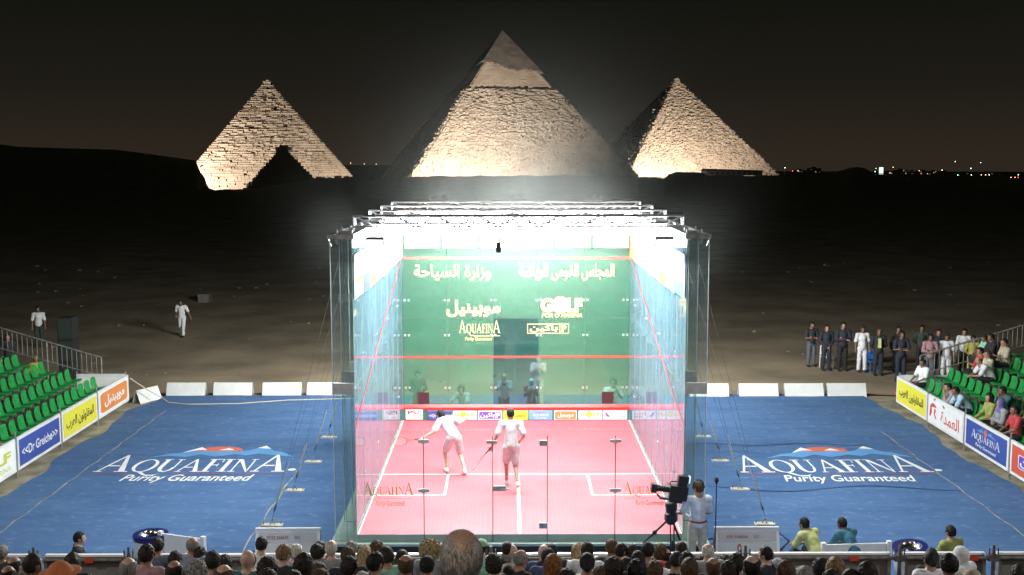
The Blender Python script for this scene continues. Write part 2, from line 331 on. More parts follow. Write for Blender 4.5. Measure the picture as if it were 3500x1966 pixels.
def get_shirt(pn,slv,jacket=False,h=.017):
    k=('s',pn,slv,jacket)
    if k not in BC:
        p=pose(pn); g=.016 if not jacket else .026; N=np.array
        def fn(P):
            d=caps(P,p['chest'],p['waist'],.125+g,.115+g); d=smin(d,caps(P,p['waist'],N(p['pel'])*.75+N(p['waist'])*.25,.115+g,.135+g),.06)
            d=smin(d,caps(P,N(p['neck'])*.5+N(p['chest'])*.5,p['chest'],.08+g,.11+g),.05)
            d=smin(d,caps(P,p['S'][0],p['S'][1],.062+g),.06)
            d=smin(d,caps(P,N(p['neck'])*.85+N(p['chest'])*.15,N(p['neck'])*.4+N(p['chest'])*.6,.062,.09+g),.03)
            for i in(0,1):
                S_,E_,H_=map(N,(p['S'][i],p['E'][i],p['H'][i]))
                end=E_ if slv=='long' else S_*.22+E_*.78
                d=smin(d,caps(P,S_,end,.052+g,.046+g+(0 if slv=='long' else .012)),.03)
                if slv=='long': d=smin(d,caps(P,E_,E_*.12+H_*.88,.042+g,.03+g),.02)
            return d+wob(P,34,.004,1)+wob(P,75,.002,2)
        lo,hi=bbox(p); v,F=snets(fn,lo,hi,h); BC[k]=np_mesh('shirt',v,F,DUM)
    return BC[k]
def get_trou(pn,short=False,h=.018):
    k=('t',pn,short)
    if k not in BC:
        p=pose(pn); N=np.array
        def fn(P):
            d=caps(P,p['pel'],N(p['pel'])*.5+N(p['waist'])*.5,.138,.128)
            for i in(0,1):
                h_,K,A=map(N,(p['hip'][i],p['K'][i],p['A'][i]))
                d=smin(d,caps(P,h_,K if not short else h_*.25+K*.75,.098,.078 if not short else .095),.04)
                if not short: d=smin(d,caps(P,K,A+(0,0,.01),.074,.064),.03)
            return d+wob(P,30,.004,3)
        lo,hi=bbox(p); v,F=snets(fn,lo,hi,h); BC[k]=np_mesh('trousers',v,F,DUM)
    return BC[k]
def get_shoes(pn):
    k=('sh',pn)
    if k not in BC:
        p=pose(pn); L=[]
        for i in(0,1):
            a=np.array(p['A'][i])
            fn=lambda P:np.maximum(smin(caps(P,a-(0,.03,.035),a+np.array((0,.155,-.05)),.05,.038),caps(P,a,a-(0,0,.03),.048),.02),(a[2]-.085)-P[...,2])
            v,F=snets(fn,a-(.1,.12,.12),a+np.array((.1,.26,.08)),.014); L.append(np_mesh('shoe',v,F,DUM))
        BC[k]=L
    return BC[k]
def get_hair(st,h=.009):
    k=('h',st)
    if k not in BC:
        def fn(P):
            y,z=P[...,1],P[...,2]; g={'short':.014,'buzz':.006,'bald':.006,'curly':.026,'afro':.075,'long':.02,'pony':.012,'cap':.012,'hijab':.02}[st]
            kept=np.maximum(np.minimum(y-.035,.062-z),-.052-z); kept=np.maximum(kept,np.minimum(np.minimum(np.abs(P[...,0])-.066,.012-z),.03-np.abs(y+.005)))
            if st in('curly','afro'): kept=np.maximum(np.minimum(y-.03,.06-z),-.085-z-(.05 if st=='afro' else 0))
            d=sk(P,g)
            if st=='bald': kept=np.maximum(kept,z-.05+np.abs(P[...,0])*-.35+y*.2); 
            if st=='afro': d=ell(P,(0,-.03,.03),(.155,.15,.155))
            if st=='long':
                d=smin(d,ell(P,(0,-.055,-.11),(.098,.055,.19)),.05); kept=np.minimum(y-.03,.062-z)
            if st=='pony': d=smin(d,ell(P,(0,-.12,-.02),(.04,.045,.055)),.03)
            if st=='hijab':
                d=smin(d,ell(P,(0,-.02,-.12),(.085,.09,.12)),.05); d=smin(d,ell(P,(0,-.02,-.2),(.15,.12,.07)),.04); kept=np.minimum(y-.07,np.minimum(.06-z,z+.06)*1); kept=np.where((y>.045)&(np.abs(P[...,0])<.055)&(z<.065)&(z>-.085),.02,-1)
            d=np.maximum(d,kept)
            w={'curly':(95,.013),'afro':(60,.026),'short':(85,.0065),'long':(55,.006),'hijab':(40,.004),'buzz':(120,.002)}.get(st,(200,.0015))
            return d+wob(P,w[0],w[1],1)+wob(P,w[0]*1.9,w[1]*.6,2)
        v,F=snets(fn,(-.2,-.22,-.34),(.2,.17,.21),h); BC[k]=np_mesh('hair' if st!='hijab' else 'headscarf',v,F,DUM)
    return BC[k]
def get_cap(st):
    k=('cap',st)
    if k not in BC:
        def fn(P):
            z=P[...,2]; d=np.maximum(sk(P,.02),.045-z)
            if st=='visor': d=np.minimum(d,np.maximum(ell(P,(0,.13,.05),(.085,.10,.012)),.05-P[...,1]))
            if st=='brim': d=np.minimum(d,ell(P,(0,0,.05),(.15,.17,.012)))
            return d
        v,F=snets(fn,(-.19,-.2,-.02),(.19,.26,.17),.009); BC[k]=np_mesh('cap',v,F,DUM)
    return BC[k]
def om(o,m):
    o.material_slots[0].link='OBJECT'; o.material_slots[0].material=m
SK=dict(tan=mat('skin_tan',(.36,.20,.13),.5,noise=.15,nscale=25,bump=.1,bscale=70),pale=mat('skin_pale',(.55,.36,.27),.45,noise=.12,nscale=25,bump=.1,bscale=70),brown=mat('skin_brown',(.20,.11,.07),.5,noise=.15,nscale=25,bump=.1,bscale=70))
def hm(n,c): return mat('hair_'+n,c,.62,noise=.6,nscale=45,bump=1.0,bscale=90,stretch=(1,1,.22),spec=.25)
HR=dict(dark=hm('dark',(.022,.017,.013)),black=hm('black',(.012,.011,.011)),brown=hm('brown',(.075,.045,.025)),grey=hm('grey',(.22,.21,.2)),white=hm('white',(.55,.54,.5)),blond=hm('blond',(.34,.26,.14)),sandy=hm('sandy',(.2,.13,.07)),ginger=hm('ginger',(.2,.09,.03)),skin=SK['pale'],orange=mat('cap_orange',(.5,.16,.06),.8),green=mat('cap_green',(.3,.5,.3),.8),beige=mat('cap_beige',(.45,.4,.3),.8))
def cm(n,c): return mat('cloth_'+n,c,.85,noise=.15,nscale=14,bump=.25,bscale=22)
CL={k:cm(k,c) for k,c in dict(dark=(.022,.022,.026),black=(.012,.012,.014),pink=(.36,.20,.22),greyblue=(.1,.12,.16),bluegrey=(.2,.25,.32),teal=(.03,.12,.12),white=(.68,.68,.7),grey=(.25,.25,.27),blue=(.05,.07,.16),green=(.25,.5,.38),striped=(.07,.07,.08),beige=(.42,.37,.28),red=(.42,.04,.05),suit=(.02,.022,.035),orange=(.4,.12,.05),yellow=(.58,.60,.25),olive=(.28,.30,.08),steel=(.05,.18,.26),khaki=(.50,.46,.38),jeans=(.09,.10,.12),cream=(.55,.5,.38),lightblue=(.35,.48,.62),sky=(.62,.68,.8),darkgreen=(.03,.05,.035),yel=(.4,.38,.06),navy=(.018,.022,.04),purple=(.12,.1,.3)).items()}
def person(pn,loc,rz,label,group=None,skin='tan',hair='short',hc='dark',shirt='white',slv='short',trou='dark',shoe='black',sc=1,jacket=False,short=False,legs=True,cap=None,capc='black',headrz=0,extra=None,skirt=False):
    b=bpy.data.objects.new('person',get_body(pn)); COL.objects.link(b); om(b,SK[skin]); b.location=loc; b.rotation_euler=(0,0,rz); b.scale=(sc,)*3
    tag(b,label,'person',group)
    def ch(me,n,m,L=None):
        o=bpy.data.objects.new(n,me); COL.objects.link(o); o.parent=b; om(o,m)
        if L: o.matrix_parent_inverse=Matrix(); o.matrix_basis=L
        return o
    ch(get_shirt(pn,slv,jacket),'jacket' if jacket else 'shirt',CL[shirt])
    if legs:
        ch(get_trou(pn,short),'shorts' if short else 'trousers',CL[trou]); [ch(q_,'shoe',CL[shoe]) for q_ in get_shoes(pn)]
    p=pose(pn); f,r,u=headframe(p); L=Matrix(((r.x,f.x,u.x,p['head'][0]),(r.y,f.y,u.y,p['head'][1]),(r.z,f.z,u.z,p['head'][2]),(0,0,0,1)))@Matrix.Diagonal((rnd.uniform(1,1.07),rnd.uniform(1,1.08),rnd.uniform(.99,1.08),1))
    if hair=='hijab': ch(get_hair('hijab'),'headscarf',CL[hc] if hc in CL else HR[hc],L)
    elif not(hair=='bald' and hc=='skin'): ch(get_hair(hair if hair!='cap' else 'buzz'),'hair',HR[hc if hair!='cap' else 'dark'],L)
    if hair=='cap' or cap: ch(get_cap(cap or 'visor'),'cap',(HR[hc] if hair=='cap' else CL[capc]),L)
    return b
# ================================================================== SETTING
WHITE=mat('white_paint',(.78,.78,.76),.5,noise=.05,nscale=3); WPLASTIC=mat('white_plastic',(.82,.83,.84),.3,noise=.04,nscale=4)
STEEL=mat('steel',(.42,.42,.43),.38,metal=.85,noise=.2,nscale=6); DSTEEL=mat('dark_steel',(.16,.15,.14),.55,metal=.5,noise=.35,nscale=9)
ALU=mat('aluminium',(.62,.62,.62),.35,metal=.7,noise=.12,nscale=10); GALV=mat('galvanised',(.30,.29,.27),.5,metal=.6,noise=.3,nscale=8)
BLACK=mat('black_plastic',(.012,.012,.013),.35,noise=.2,nscale=20); BLACKM=mat('black_board',(.015,.015,.017),.7,noise=.3,nscale=6)
SAND=mat('sand',(.18,.14,.092),.95,noise=.35,nscale=.35,bump=.8,bscale=2.5,col2=(.32,.255,.17))
# --- terrain around the camera foot point, one sheet to the horizon
def ridge_v(u):   # height profile of the dark crest, measured against the horizon row (pixels of the 2576 frame at 540 m)
    P=[(-1500,355),(0,366),(60,372),(300,379),(400,390),(497,404),(501,409),(508,430),(519,442),(527,468),(545,473),(635,473),(700,462),(800,447),(885,444),(930,452),(990,449),(1045,443),(1560,441),(1598,443),(1604,447),(1672,447),(1680,438),(1700,433),(1770,434),(1782,441),(1950,441),(1975,440),(2000,444),(2025,438),(2060,434),(2090,431),(2120,428),(2140,422),(2157,420),(2175,424),(2195,436),(2215,446),(2245,452),(2400,458),(2500,468),(2576,480),(4000,560)]
    for (a,b),(c,d) in zip(P,P[1:]):
        if a<=u<=c: return b+(d-b)*(u-a)/(c-a)
    return 455
def far_v(u):
    P=[(-1500,350),(0,364),(60,371),(300,377),(400,389),(500,403),(700,413),(900,415),(1000,416),(1900,428),(2100,436),(2230,446),(2576,454),(4000,456)]
    for (a,b),(c,d) in zip(P,P[1:]):
        if a<=u<=c: return b+(d-b)*(u-a)/(c-a)
    return 440
def zat(v,d): return CP[2]-(v-399.6)*d/2828.7
us=[-60000+i*6000 for i in range(9)]+[-6000,-4000,-3000,-2200,-1700]+list(range(-1400,-20,60))+list(range(-20,2620,5))+list(range(2660,4100,60))+[4500,5500,7000,10000]+[16000+i*8000 for i in range(8)]
az=[math.atan((u_-1278.6)/2828.7) for u_ in us]
rs=[3,14,25,38,52,70,95,130,180,250,330,420,500,540,556,600,700,900,1400,2200,3000,3400]
b=MB()
for i,(u_,a) in enumerate(zip(us,az)):
    zr=zat(ridge_v(u_)+.8*math.sin(u_*.061)+.5*math.sin(u_*.117+1)+rnd.uniform(-.25,.25),540); zf=zat(far_v(u_),3000)
    for r_ in rs:
        if r_<=180: z=-.6+(.10*math.sin(u_*.013+r_*.2)*math.sin(r_*.13) if r_>52 else 0)
        elif r_<540: t=(r_-180)/360; z=-.6+(zr+.6)*t*t*(3-2*t)-.3*math.sin(t*3.14)
        elif r_==540: z=zr
        elif r_<=556: z=zr-2
        elif r_<=1400: z=-16
        elif r_<3000: z=-16+(zf+16)*.4*(r_-1400)/1600
        elif r_==3000: z=zf
        else: z=-30
        b.v.append((CP[0]+r_*math.sin(a),CP[1]+r_*math.cos(a),z))
n=len(rs)
for i in range(len(us)-1):
    for j in range(n-1): b.f.append((i*n+j,(i+1)*n+j,(i+1)*n+j+1,i*n+j+1)); b.mi.append(0)
tag(b.build('ground',SAND,smooth=False),kind='structure')
# stones on the sand: too many to count
_g=np.random.default_rng(8); b=MB()
for k in range(260):
    y=16.8+_g.random()**1.6*48; x=_g.uniform(-1,1)*(14+.55*(y+21)); q=_g.uniform(.02,.07)*(1+y/45)
    o_=[(x+sx_*q*_g.uniform(.5,1),y+sy_*q*_g.uniform(.5,1),-.61+(q*_g.uniform(.4,.9) if sz_ else 0)) for sx_,sy_,sz_ in((-1,-1,0),(1,-1,0),(1,1,0),(-1,1,0),(-1,-1,1),(1,-1,1),(1,1,1),(-1,1,1))]
    b.add(o_,[(4,5,6,7),(0,1,5,4),(1,2,6,5),(2,3,7,6),(3,0,4,7)])
tag(b.build('gravel',mat('gravel',(.20,.17,.12),.9,noise=.3,nscale=3)),kind='stuff')
# --- blue carpet
cm_=bpy.data.materials.new('carpet'); cm_.use_nodes=True; t=cm_.node_tree; pb=t.nodes['Principled BSDF']; N=t.nodes.new; Lk=t.links.new
tc=N('ShaderNodeTexCoord'); n1=N('ShaderNodeTexNoise'); n1.inputs['Scale'].default_value=1.3; n1.inputs['Detail'].default_value=10; n1.inputs['Roughness'].default_value=.7
mp=N('ShaderNodeMapping'); mp.inputs['Scale'].default_value=(.45,1.6,1); Lk(tc.outputs['Object'],mp.inputs[0]); Lk(mp.outputs[0],n1.inputs[0])
r1=N('ShaderNodeValToRGB'); e=r1.color_ramp.elements; e[0].position=.3; e[0].color=(.055,.12,.27,1); e[1].position=.62; e[1].color=(.085,.17,.34,1)
e2=r1.color_ramp.elements.new(.76); e2.color=(.12,.22,.44,1); Lk(n1.outputs[0],r1.inputs[0])
n2=N('ShaderNodeTexNoise'); n2.inputs['Scale'].default_value=60; n2.inputs['Detail'].default_value=4; Lk(tc.outputs['Object'],n2.inputs[0])
mx=N('ShaderNodeMixRGB'); mx.blend_type='MULTIPLY'; mx.inputs[0].default_value=.4; Lk(r1.outputs[0],mx.inputs[1]); Lk(n2.outputs[0],mx.inputs[2])
n3=N('ShaderNodeTexNoise'); n3.inputs['Scale'].default_value=5; n3.inputs['Detail'].default_value=8; mp3=N('ShaderNodeMapping'); mp3.inputs['Scale'].default_value=(.9,1.5,1); Lk(tc.outputs['Object'],mp3.inputs[0]); Lk(mp3.outputs[0],n3.inputs[0])
r3=N('ShaderNodeValToRGB'); r3.color_ramp.elements[0].position=.58; r3.color_ramp.elements[1].position=.74; Lk(n3.outputs[0],r3.inputs[0])
mx2=N('ShaderNodeMixRGB'); mx2.inputs[2].default_value=(.22,.28,.36,1); Lk(mx.outputs[0],mx2.inputs[1]); mlt=N('ShaderNodeMath'); mlt.operation='MULTIPLY'; mlt.inputs[1].default_value=.45; Lk(r3.outputs[0],mlt.inputs[0]); Lk(mlt.outputs[0],mx2.inputs[0])
Lk(mx2.outputs[0],pb.inputs['Base Color']); pb.inputs['Roughness'].default_value=.9; pb.inputs['Specular IOR Level'].default_value=.2
bp=N('ShaderNodeBump'); bp.inputs['Strength'].default_value=.35; Lk(n1.outputs[0],bp.inputs['Height']); Lk(bp.outputs[0],pb.inputs['Normal'])
b=MB(); nx,ny=60,50; x0,x1,y0,y1=-12.15,11.95,-4.1,15.75
for i in range(nx+1):
    for j in range(ny+1):
        x=x0+(x1-x0)*i/nx; y=y0+(y1-y0)*j/ny
        if i==0: x+=.12*math.sin(y*1.3)+.06*math.sin(y*3.1)
        if i==nx: x+=.14*math.sin(y*1.1+2)+.05*math.sin(y*4)
        if y>13.5: # corners taper towards the boards
            k=(y-13.5)/2.25
            if i==0: x+=.35*k
            if i==nx: x-=.3*k
        b.v.append((x,y,-.553+.006*math.sin(x*2.1+y)*math.sin(y*1.7)))
for i in range(nx):
    for j in range(ny): a=i*(ny+1)+j; b.f.append((a,a+ny+1,a+ny+2,a+1)); b.mi.append(0)
carpet=tag(b.build('carpet',cm_,smooth=True),kind='structure')
b=MB().box((-13.1,-4.2,-.62),(12.95,15.2,-.575)); tag(b.build('path',mat('plywood',(.26,.23,.16),.8,noise=.35,nscale=2,bump=.3)),kind='structure')
PAINT=mat('white_floor_paint',(.72,.74,.74),.7,noise=.08,nscale=2); PEAK=mat('pale_blue_paint',(.10,.27,.52),.75,noise=.1,nscale=2); SUNP=mat('orange_paint',(.55,.12,.07),.7); REDL=mat('red_paint',(.45,.04,.06),.6)
def floor_logo(x0,x1,yb):
    fr=frame((x0,yb,-.545),(1,0,0),(0,1,0)); w=x1-x0
    flat(aqua(0,0,w,1.62,.73),fr,'painted_letters',PAINT,carpet)
    blue,sn=peaks(.95,1.30,w*.80,1.35); flat(blue,fr,'painted_mountains',PEAK,carpet,lift=-.0005,step=.0002)
    flat(sn,fr,'painted_snowcaps',PAINT,carpet,lift=.005)
    flat([[(w*.555+.62*math.cos(a),2.08+.42*math.sin(a)) for a in [R(k) for k in range(-8,189,14)]]],fr,'painted_sun',SUNP,carpet,lift=.004)
    flat([rect(0,-.17,w*.20,-.14),rect(w*.42,-.17,w,-.14)],fr,'painted_underline',REDL,carpet)
    text_on('Purity Guaranteed',fr,w*.19,-1.0,w*.86,-.26,'painted_tagline',PAINT,carpet,bold=.012,shear=.22)
    flat([disc(w+.17,.18,.10,.10)],fr,'painted_trademark',PAINT,carpet)
floor_logo(-10.77,-5.93,6.43); floor_logo(5.68,10.55,6.25)
SEAM=mat('seam',(.02,.04,.12),.9); SEAMT=mat('seam_tape',(.30,.28,.20),.8,noise=.5,nscale=3)
def seam(pts,w,m,nm='seam'):
    b=MB()
    for (xa,ya),(xb,yb) in zip(pts,pts[1:]):
        d=Vector((xb-xa,yb-ya,0)).normalized(); p=Vector((-d.y,d.x,0))*w/2; b.add([Vector((xa,ya,-.5425))-p,Vector((xb,yb,-.5425))-p,Vector((xb,yb,-.5425))+p,Vector((xa,ya,-.5425))+p],[(0,1,2,3)])
    b.build(nm,m,carpet)
seam([(-11.05+.03*math.sin(k*2.2),k*.5) for k in range(-8,28)],.03,SEAMT); seam([(-5.62+.03*math.sin(k*1.7),k*.5) for k in range(-8,14)],.03,SEAMT)
seam([(10.62+.03*math.sin(k*2),k*.5) for k in range(-8,22)],.03,SEAMT)
seam([(4.6+k*.3,9.05+.12*math.sin(k*.7)) for k in range(0,18)],.05,SEAM); seam([(4.6+k*.3,4.85+.22*math.sin(k*.45+2)) for k in range(0,21)],.05,SEAM)
# ================================================================== GLASS COURT
court=empty('squash_court',(0,4.9,-.55),0,'glass squash court with pink floor and green front wall, brightly lit','squash court')
def P(o):   # parent while keeping world place
    o.parent=court; o.matrix_parent_inverse=Matrix.Translation((0,-4.9,.55)); return o
G_EDGE=glass('glass_edge',(.9,.97,.95),.35,(.5,.75,.68),.1)
G_FRONT=glass('coated_green_glass',(.55,.80,.66),.62,(.06,.21,.13),.02,trl=.10,streak=.015,sscale=(.45,1,.35),dcol2=1)
G_FRONT2=glass('clearer_green_glass',(.25,.55,.55),.42,(.02,.14,.125),.02,streak=.05,sscale=(1,1,1),dcol2=1)
G_SIDE=glass('coated_side_glass',(.80,.90,.98),.74,(.27,.41,.58),.04,streak=.18,sscale=(1,3.2,.3),dcol2=1,ior=1.35)
G_CLEAR=glass('clear_glass',(.93,.97,.95),.03,(.8,.85,.85),.0,ior=1.45)
G_FIN=glass('fin_glass',(.82,.89,.87),.17,(.33,.42,.42),.03,streak=.06,sscale=(2,2,.7),dcol2=1,ior=1.35)
FGLINT=mat('edge_glint',(.62,.74,.72),.25,noise=.12,nscale=2)  # pale strips stand in for light caught on the polished fin edges
def pane(name,lo,hi,g,flip=False):
    """pane with glass faces and pale edges; two faces only so that the sheet counts once"""
    x0,y0,z0=lo; x1,y1,z1=hi; t=[x1-x0,y1-y0,z1-z0]; k=t.index(min(t)); b=MB()
    mid=[(a+c)/2 for a,c in zip(lo,hi)]
    if k==0: b.add([(mid[0],y0,z0),(mid[0],y1,z0),(mid[0],y1,z1),(mid[0],y0,z1)],[(3,2,1,0) if flip else (0,1,2,3)],0)
    else: b.add([(x0,mid[1],z0),(x1,mid[1],z0),(x1,mid[1],z1),(x0,mid[1],z1)],[(0,1,2,3)],0)
    vs=[(x0,y0,z0),(x1,y0,z0),(x1,y1,z0),(x0,y1,z0),(x0,y0,z1),(x1,y0,z1),(x1,y1,z1),(x0,y1,z1)]
    fs={0:[(0,3,2,1),(4,5,6,7),(0,1,5,4),(2,3,7,6)],1:[(0,3,2,1),(4,5,6,7),(1,2,6,5),(3,0,4,7)]}[k]
    b.add(vs,fs,1); o=b.build(name,[g,G_EDGE]); P(o); return o
FX=[-3.2,-1.94,-.64,.64,1.94,3.2]; FY=9.75
for i in range(5):
    for z0,z1 in((-.02,2.905),(2.915,5.83)):
        g=G_FRONT2 if (i==2 and z0<0) else G_FRONT
        pane('front_glass_panel',(FX[i]+.004,FY,z0),(FX[i+1]-.004,FY+.012,z1),g)
BAY=9.75/8
for s in(-1,1):
    for k in range(8):
        for z0,z1 in((-.02,2.905),(2.915,5.83)):
            x=s*3.206; pane('side_glass_panel',(x-.006,k*BAY+.004,z0),(x+.006,(k+1)*BAY-.004,z1),G_SIDE,s>0)
    for k in range(9):   # glass fins
        y=k*BAY+(.02 if k==0 else 0)
        for z0,z1 in((-.14,2.93),(2.95,5.82)):
            xa,xb=sorted((s*3.225,s*3.62)); pane('glass_fin',(xa,y-.01,z0),(xb,y+.01,z1),G_FIN); ea,eb=sorted((s*3.622,s*3.636)); P(MB().box((ea,y-.012,z0),(eb,y+.012,z1)).build('fin_edge_glint',FGLINT)); ea,eb=sorted((s*3.40,s*3.408)); P(MB().box((ea,y+.011,z0),(eb,y+.016,z1)).build('fin_edge_glint',FGLINT)) if k%2==0 else None
        b=MB(); xa,xb=sorted((s*3.22,s*3.64)); b.box((xa,y-.022,2.80),(xb,y+.022,3.02))
        for bx in(3.28,3.43,3.58):
            for bz in(2.85,2.97): b.bar((s*bx,y-.03,bz),(s*bx,y+.03,bz),.014,n=8)
        P(b.build('splice_plate',mat('plate_grey',(.48,.46,.45),.7,noise=.15,nscale=8)))
for x in FX:
    for z0,z1 in((-.14,2.93),(2.95,5.82)): pane('glass_fin',(x-.01 if abs(x)<3 else x*.999-.01,FY+.03,z0),(x+.01 if abs(x)<3 else x*.999+.01,FY+.40,z1),G_FIN)
# small square glass clamps
for x in(-3.06,-1.94,-.64,.64,1.94,3.06):
    for z in(.93,2.43,3.42):
        P(MB().box((x-.085,FY-.02,z-.03),(x-.025,FY-.003,z+.03)).build('glass_clamp',ALU)); P(MB().box((x+.025,FY-.02,z-.03),(x+.085,FY-.003,z+.03)).build('glass_clamp',ALU))
for s in(-1,1):
    for k in range(1,8,2):
        for z in(.93,3.42):
            y=k*BAY
            for d in(-.05,.05): P(MB().box((s*3.19-.008,y+d-.014,z-.014),(s*3.19+.008,y+d+.014,z+.014)).build('glass_clamp',ALU))
# back wall of clear panes with door
BX=[-3.2,-1.88,-.53,.54,1.87,3.2]
for i in range(5):
    nm='back_door' if i==2 else 'back_glass_panel'
    pane(nm,(BX[i]+.004,-.006,-.15 if i!=2 else -.02),(BX[i+1]-.004,.006,2.12),G_CLEAR)
DARKJ=mat('joint_seal',(.03,.04,.04),.5)
for x in BX[1:-1]:
    b=MB().box((x-.008,-.014,-.15),(x+.008,.002,1.98)); P(b.build('joint_strip',DARKJ))
for x in(-1.88,1.87):
    for z in(1.88,.89):
        b=MB().box((x-.11,-.035,z-.03),(x+.11,-.012,z+.03)); b.box((x-.03,-.06,z-.045),(x+.03,-.03,z+.045)); P(b.build('glass_clamp',ALU))
b=MB().box((-.65,-.04,1.83),(-.44,-.012,1.89)); P(b.build('glass_clamp',STEEL))
for z in(1.84,.18):
    b=MB().box((.38,-.045,z-.055),(.535,-.012,z+.055)); b.bar((.535,-.03,z-.06),(.535,-.03,z+.06),.012); P(b.build('door_hinge',STEEL))
b=MB().box((-.52,-.05,.885),(-.27,-.012,.985)); b.bar((-.36,-.055,.935),(-.36,-.085,.935),.012); b.bar((-.37,-.085,.935),(-.20,-.085,.925),.013); P(b.build('door_latch',STEEL))
# floor and plinth
FLR=bpy.data.materials.new('pink_floor'); FLR.use_nodes=True; t=FLR.node_tree; pb=t.nodes['Principled BSDF']; N=t.nodes.new; Lk=t.links.new
tc=N('ShaderNodeTexCoord'); n1=N('ShaderNodeTexNoise'); n1.inputs['Scale'].default_value=1.1; n1.inputs['Detail'].default_value=8; mp=N('ShaderNodeMapping'); mp.inputs['Scale'].default_value=(.6,1,1); Lk(tc.outputs['Object'],mp.inputs[0]); Lk(mp.outputs[0],n1.inputs[0])
r1=N('ShaderNodeValToRGB'); e=r1.color_ramp.elements; e[0].position=.35; e[0].color=(.55,.085,.113,1); e[1].position=.7; e[1].color=(.61,.118,.148,1); Lk(n1.outputs[0],r1.inputs[0])
wv=N('ShaderNodeTexWave'); wv.inputs['Scale'].default_value=3.4; wv.inputs['Distortion'].default_value=.3; Lk(tc.outputs['Object'],wv.inputs[0])
mx=N('ShaderNodeMixRGB'); mx.blend_type='MULTIPLY'; mx.inputs[0].default_value=.10; Lk(r1.outputs[0],mx.inputs[1]); Lk(wv.outputs[0],mx.inputs[2]); Lk(mx.outputs[0],pb.inputs['Base Color']); pb.inputs['Roughness'].default_value=.5
b=MB().box((-3.2,.006,-.15),(3.2,9.75,0)); P(b.build('court_floor',FLR))
PL=mat('grey_green_plinth',(.30,.40,.36),.5,noise=.12,nscale=2)
b=MB().box((-3.72,-.14,-.2),(3.72,10.3,-.151)); P(b.build('plinth_top',PL))
b=MB().box((-3.2,-.004,-.149),(3.2,.004,0)); P(b.build('floor_edge',PL))
b=MB().box((-3.70,-.12,-.56),(3.70,10.28,-.201)); P(b.build('stage_base',BLACKM))
LN=mat('court_line_paint',(.82,.80,.66),.45)
def fl(nm,x0,y0,x1,y1,m=LN): b=MB().add([(x0,y0,.004),(x1,y0,.004),(x1,y1,.004),(x0,y1,.004)],[(0,1,2,3)]); return P(b.build(nm,m))
fl('short_line',-3.2,4.21,3.2,4.26); fl('half_court_line',-.035,.02,.035,4.208)
for s in(-1,1):
    xa,xb=sorted((s*1.6,s*1.655)); fl('service_box_line',xa,2.612,xb,4.208); xa,xb=sorted((s*1.6,s*3.2)); fl('service_box_line',xa,2.56,xb,2.61)
    xa,xb=sorted((s*3.17,s*3.199)); fl('side_seam_line',xa,.01,xb,9.7)
RED=mat('red_line',(.75,.05,.035),.5)
def wall_line(z0,z1,nm): b=MB().box((-3.2,FY-.008,z0),(3.2,FY-.002,z1)); return P(b.build(nm,RED))
wall_line(4.57,4.63,'out_line'); wall_line(1.78,1.835,'service_line')
for s in(-1,1):
    b=MB(); x=s*3.195
    b.add([(x,0,2.10),(x,9.75,4.57),(x,9.75,4.62),(x,0,2.15)],[(0,1,2,3)]); P(b.build('side_out_line',mat('side_red_line',(.6,.08,.08),.5)))
# tin with its row of small boards
b=MB(); b.add([(-3.2,FY-.003,.45),(3.2,FY-.003,.45),(3.2,FY-.055,.37),(-3.2,FY-.055,.37)],[(3,2,1,0)]); b.box((-3.2,FY-.055,.30),(3.2,FY-.003,.369)); tin=P(b.build('tin',mat('tin_red',(.72,.03,.03),.25)))
b=MB().box((-3.2,FY-.03,.0),(3.2,FY-.004,.30)); P(b.build('tin_backing',mat('tin_green',(.035,.16,.10),.5)))
YEL=mat('ad_yellow',(.72,.66,.05),.5); INK=mat('ad_black',(.02,.02,.02),.6); PURP=mat('ad_purple',(.13,.06,.42),.5); ABLUE=mat('ad_blue',(.045,.075,.30),.5); ALB=mat('ad_light_blue',(.14,.34,.72),.5); ORNG=mat('ad_orange',(.70,.22,.05),.5); MAR=mat('ad_maroon',(.16,.02,.04),.5); LBALL=mat('ad_ball',(.50,.52,.06),.5); CREAM=mat('cream_letters',(.66,.58,.24),.5); OCH=mat('ochre_outline',(.45,.25,.05),.5); REDD=mat('ad_red',(.62,.05,.06),.5); GREYT=mat('ad_grey',(.3,.3,.3),.5)
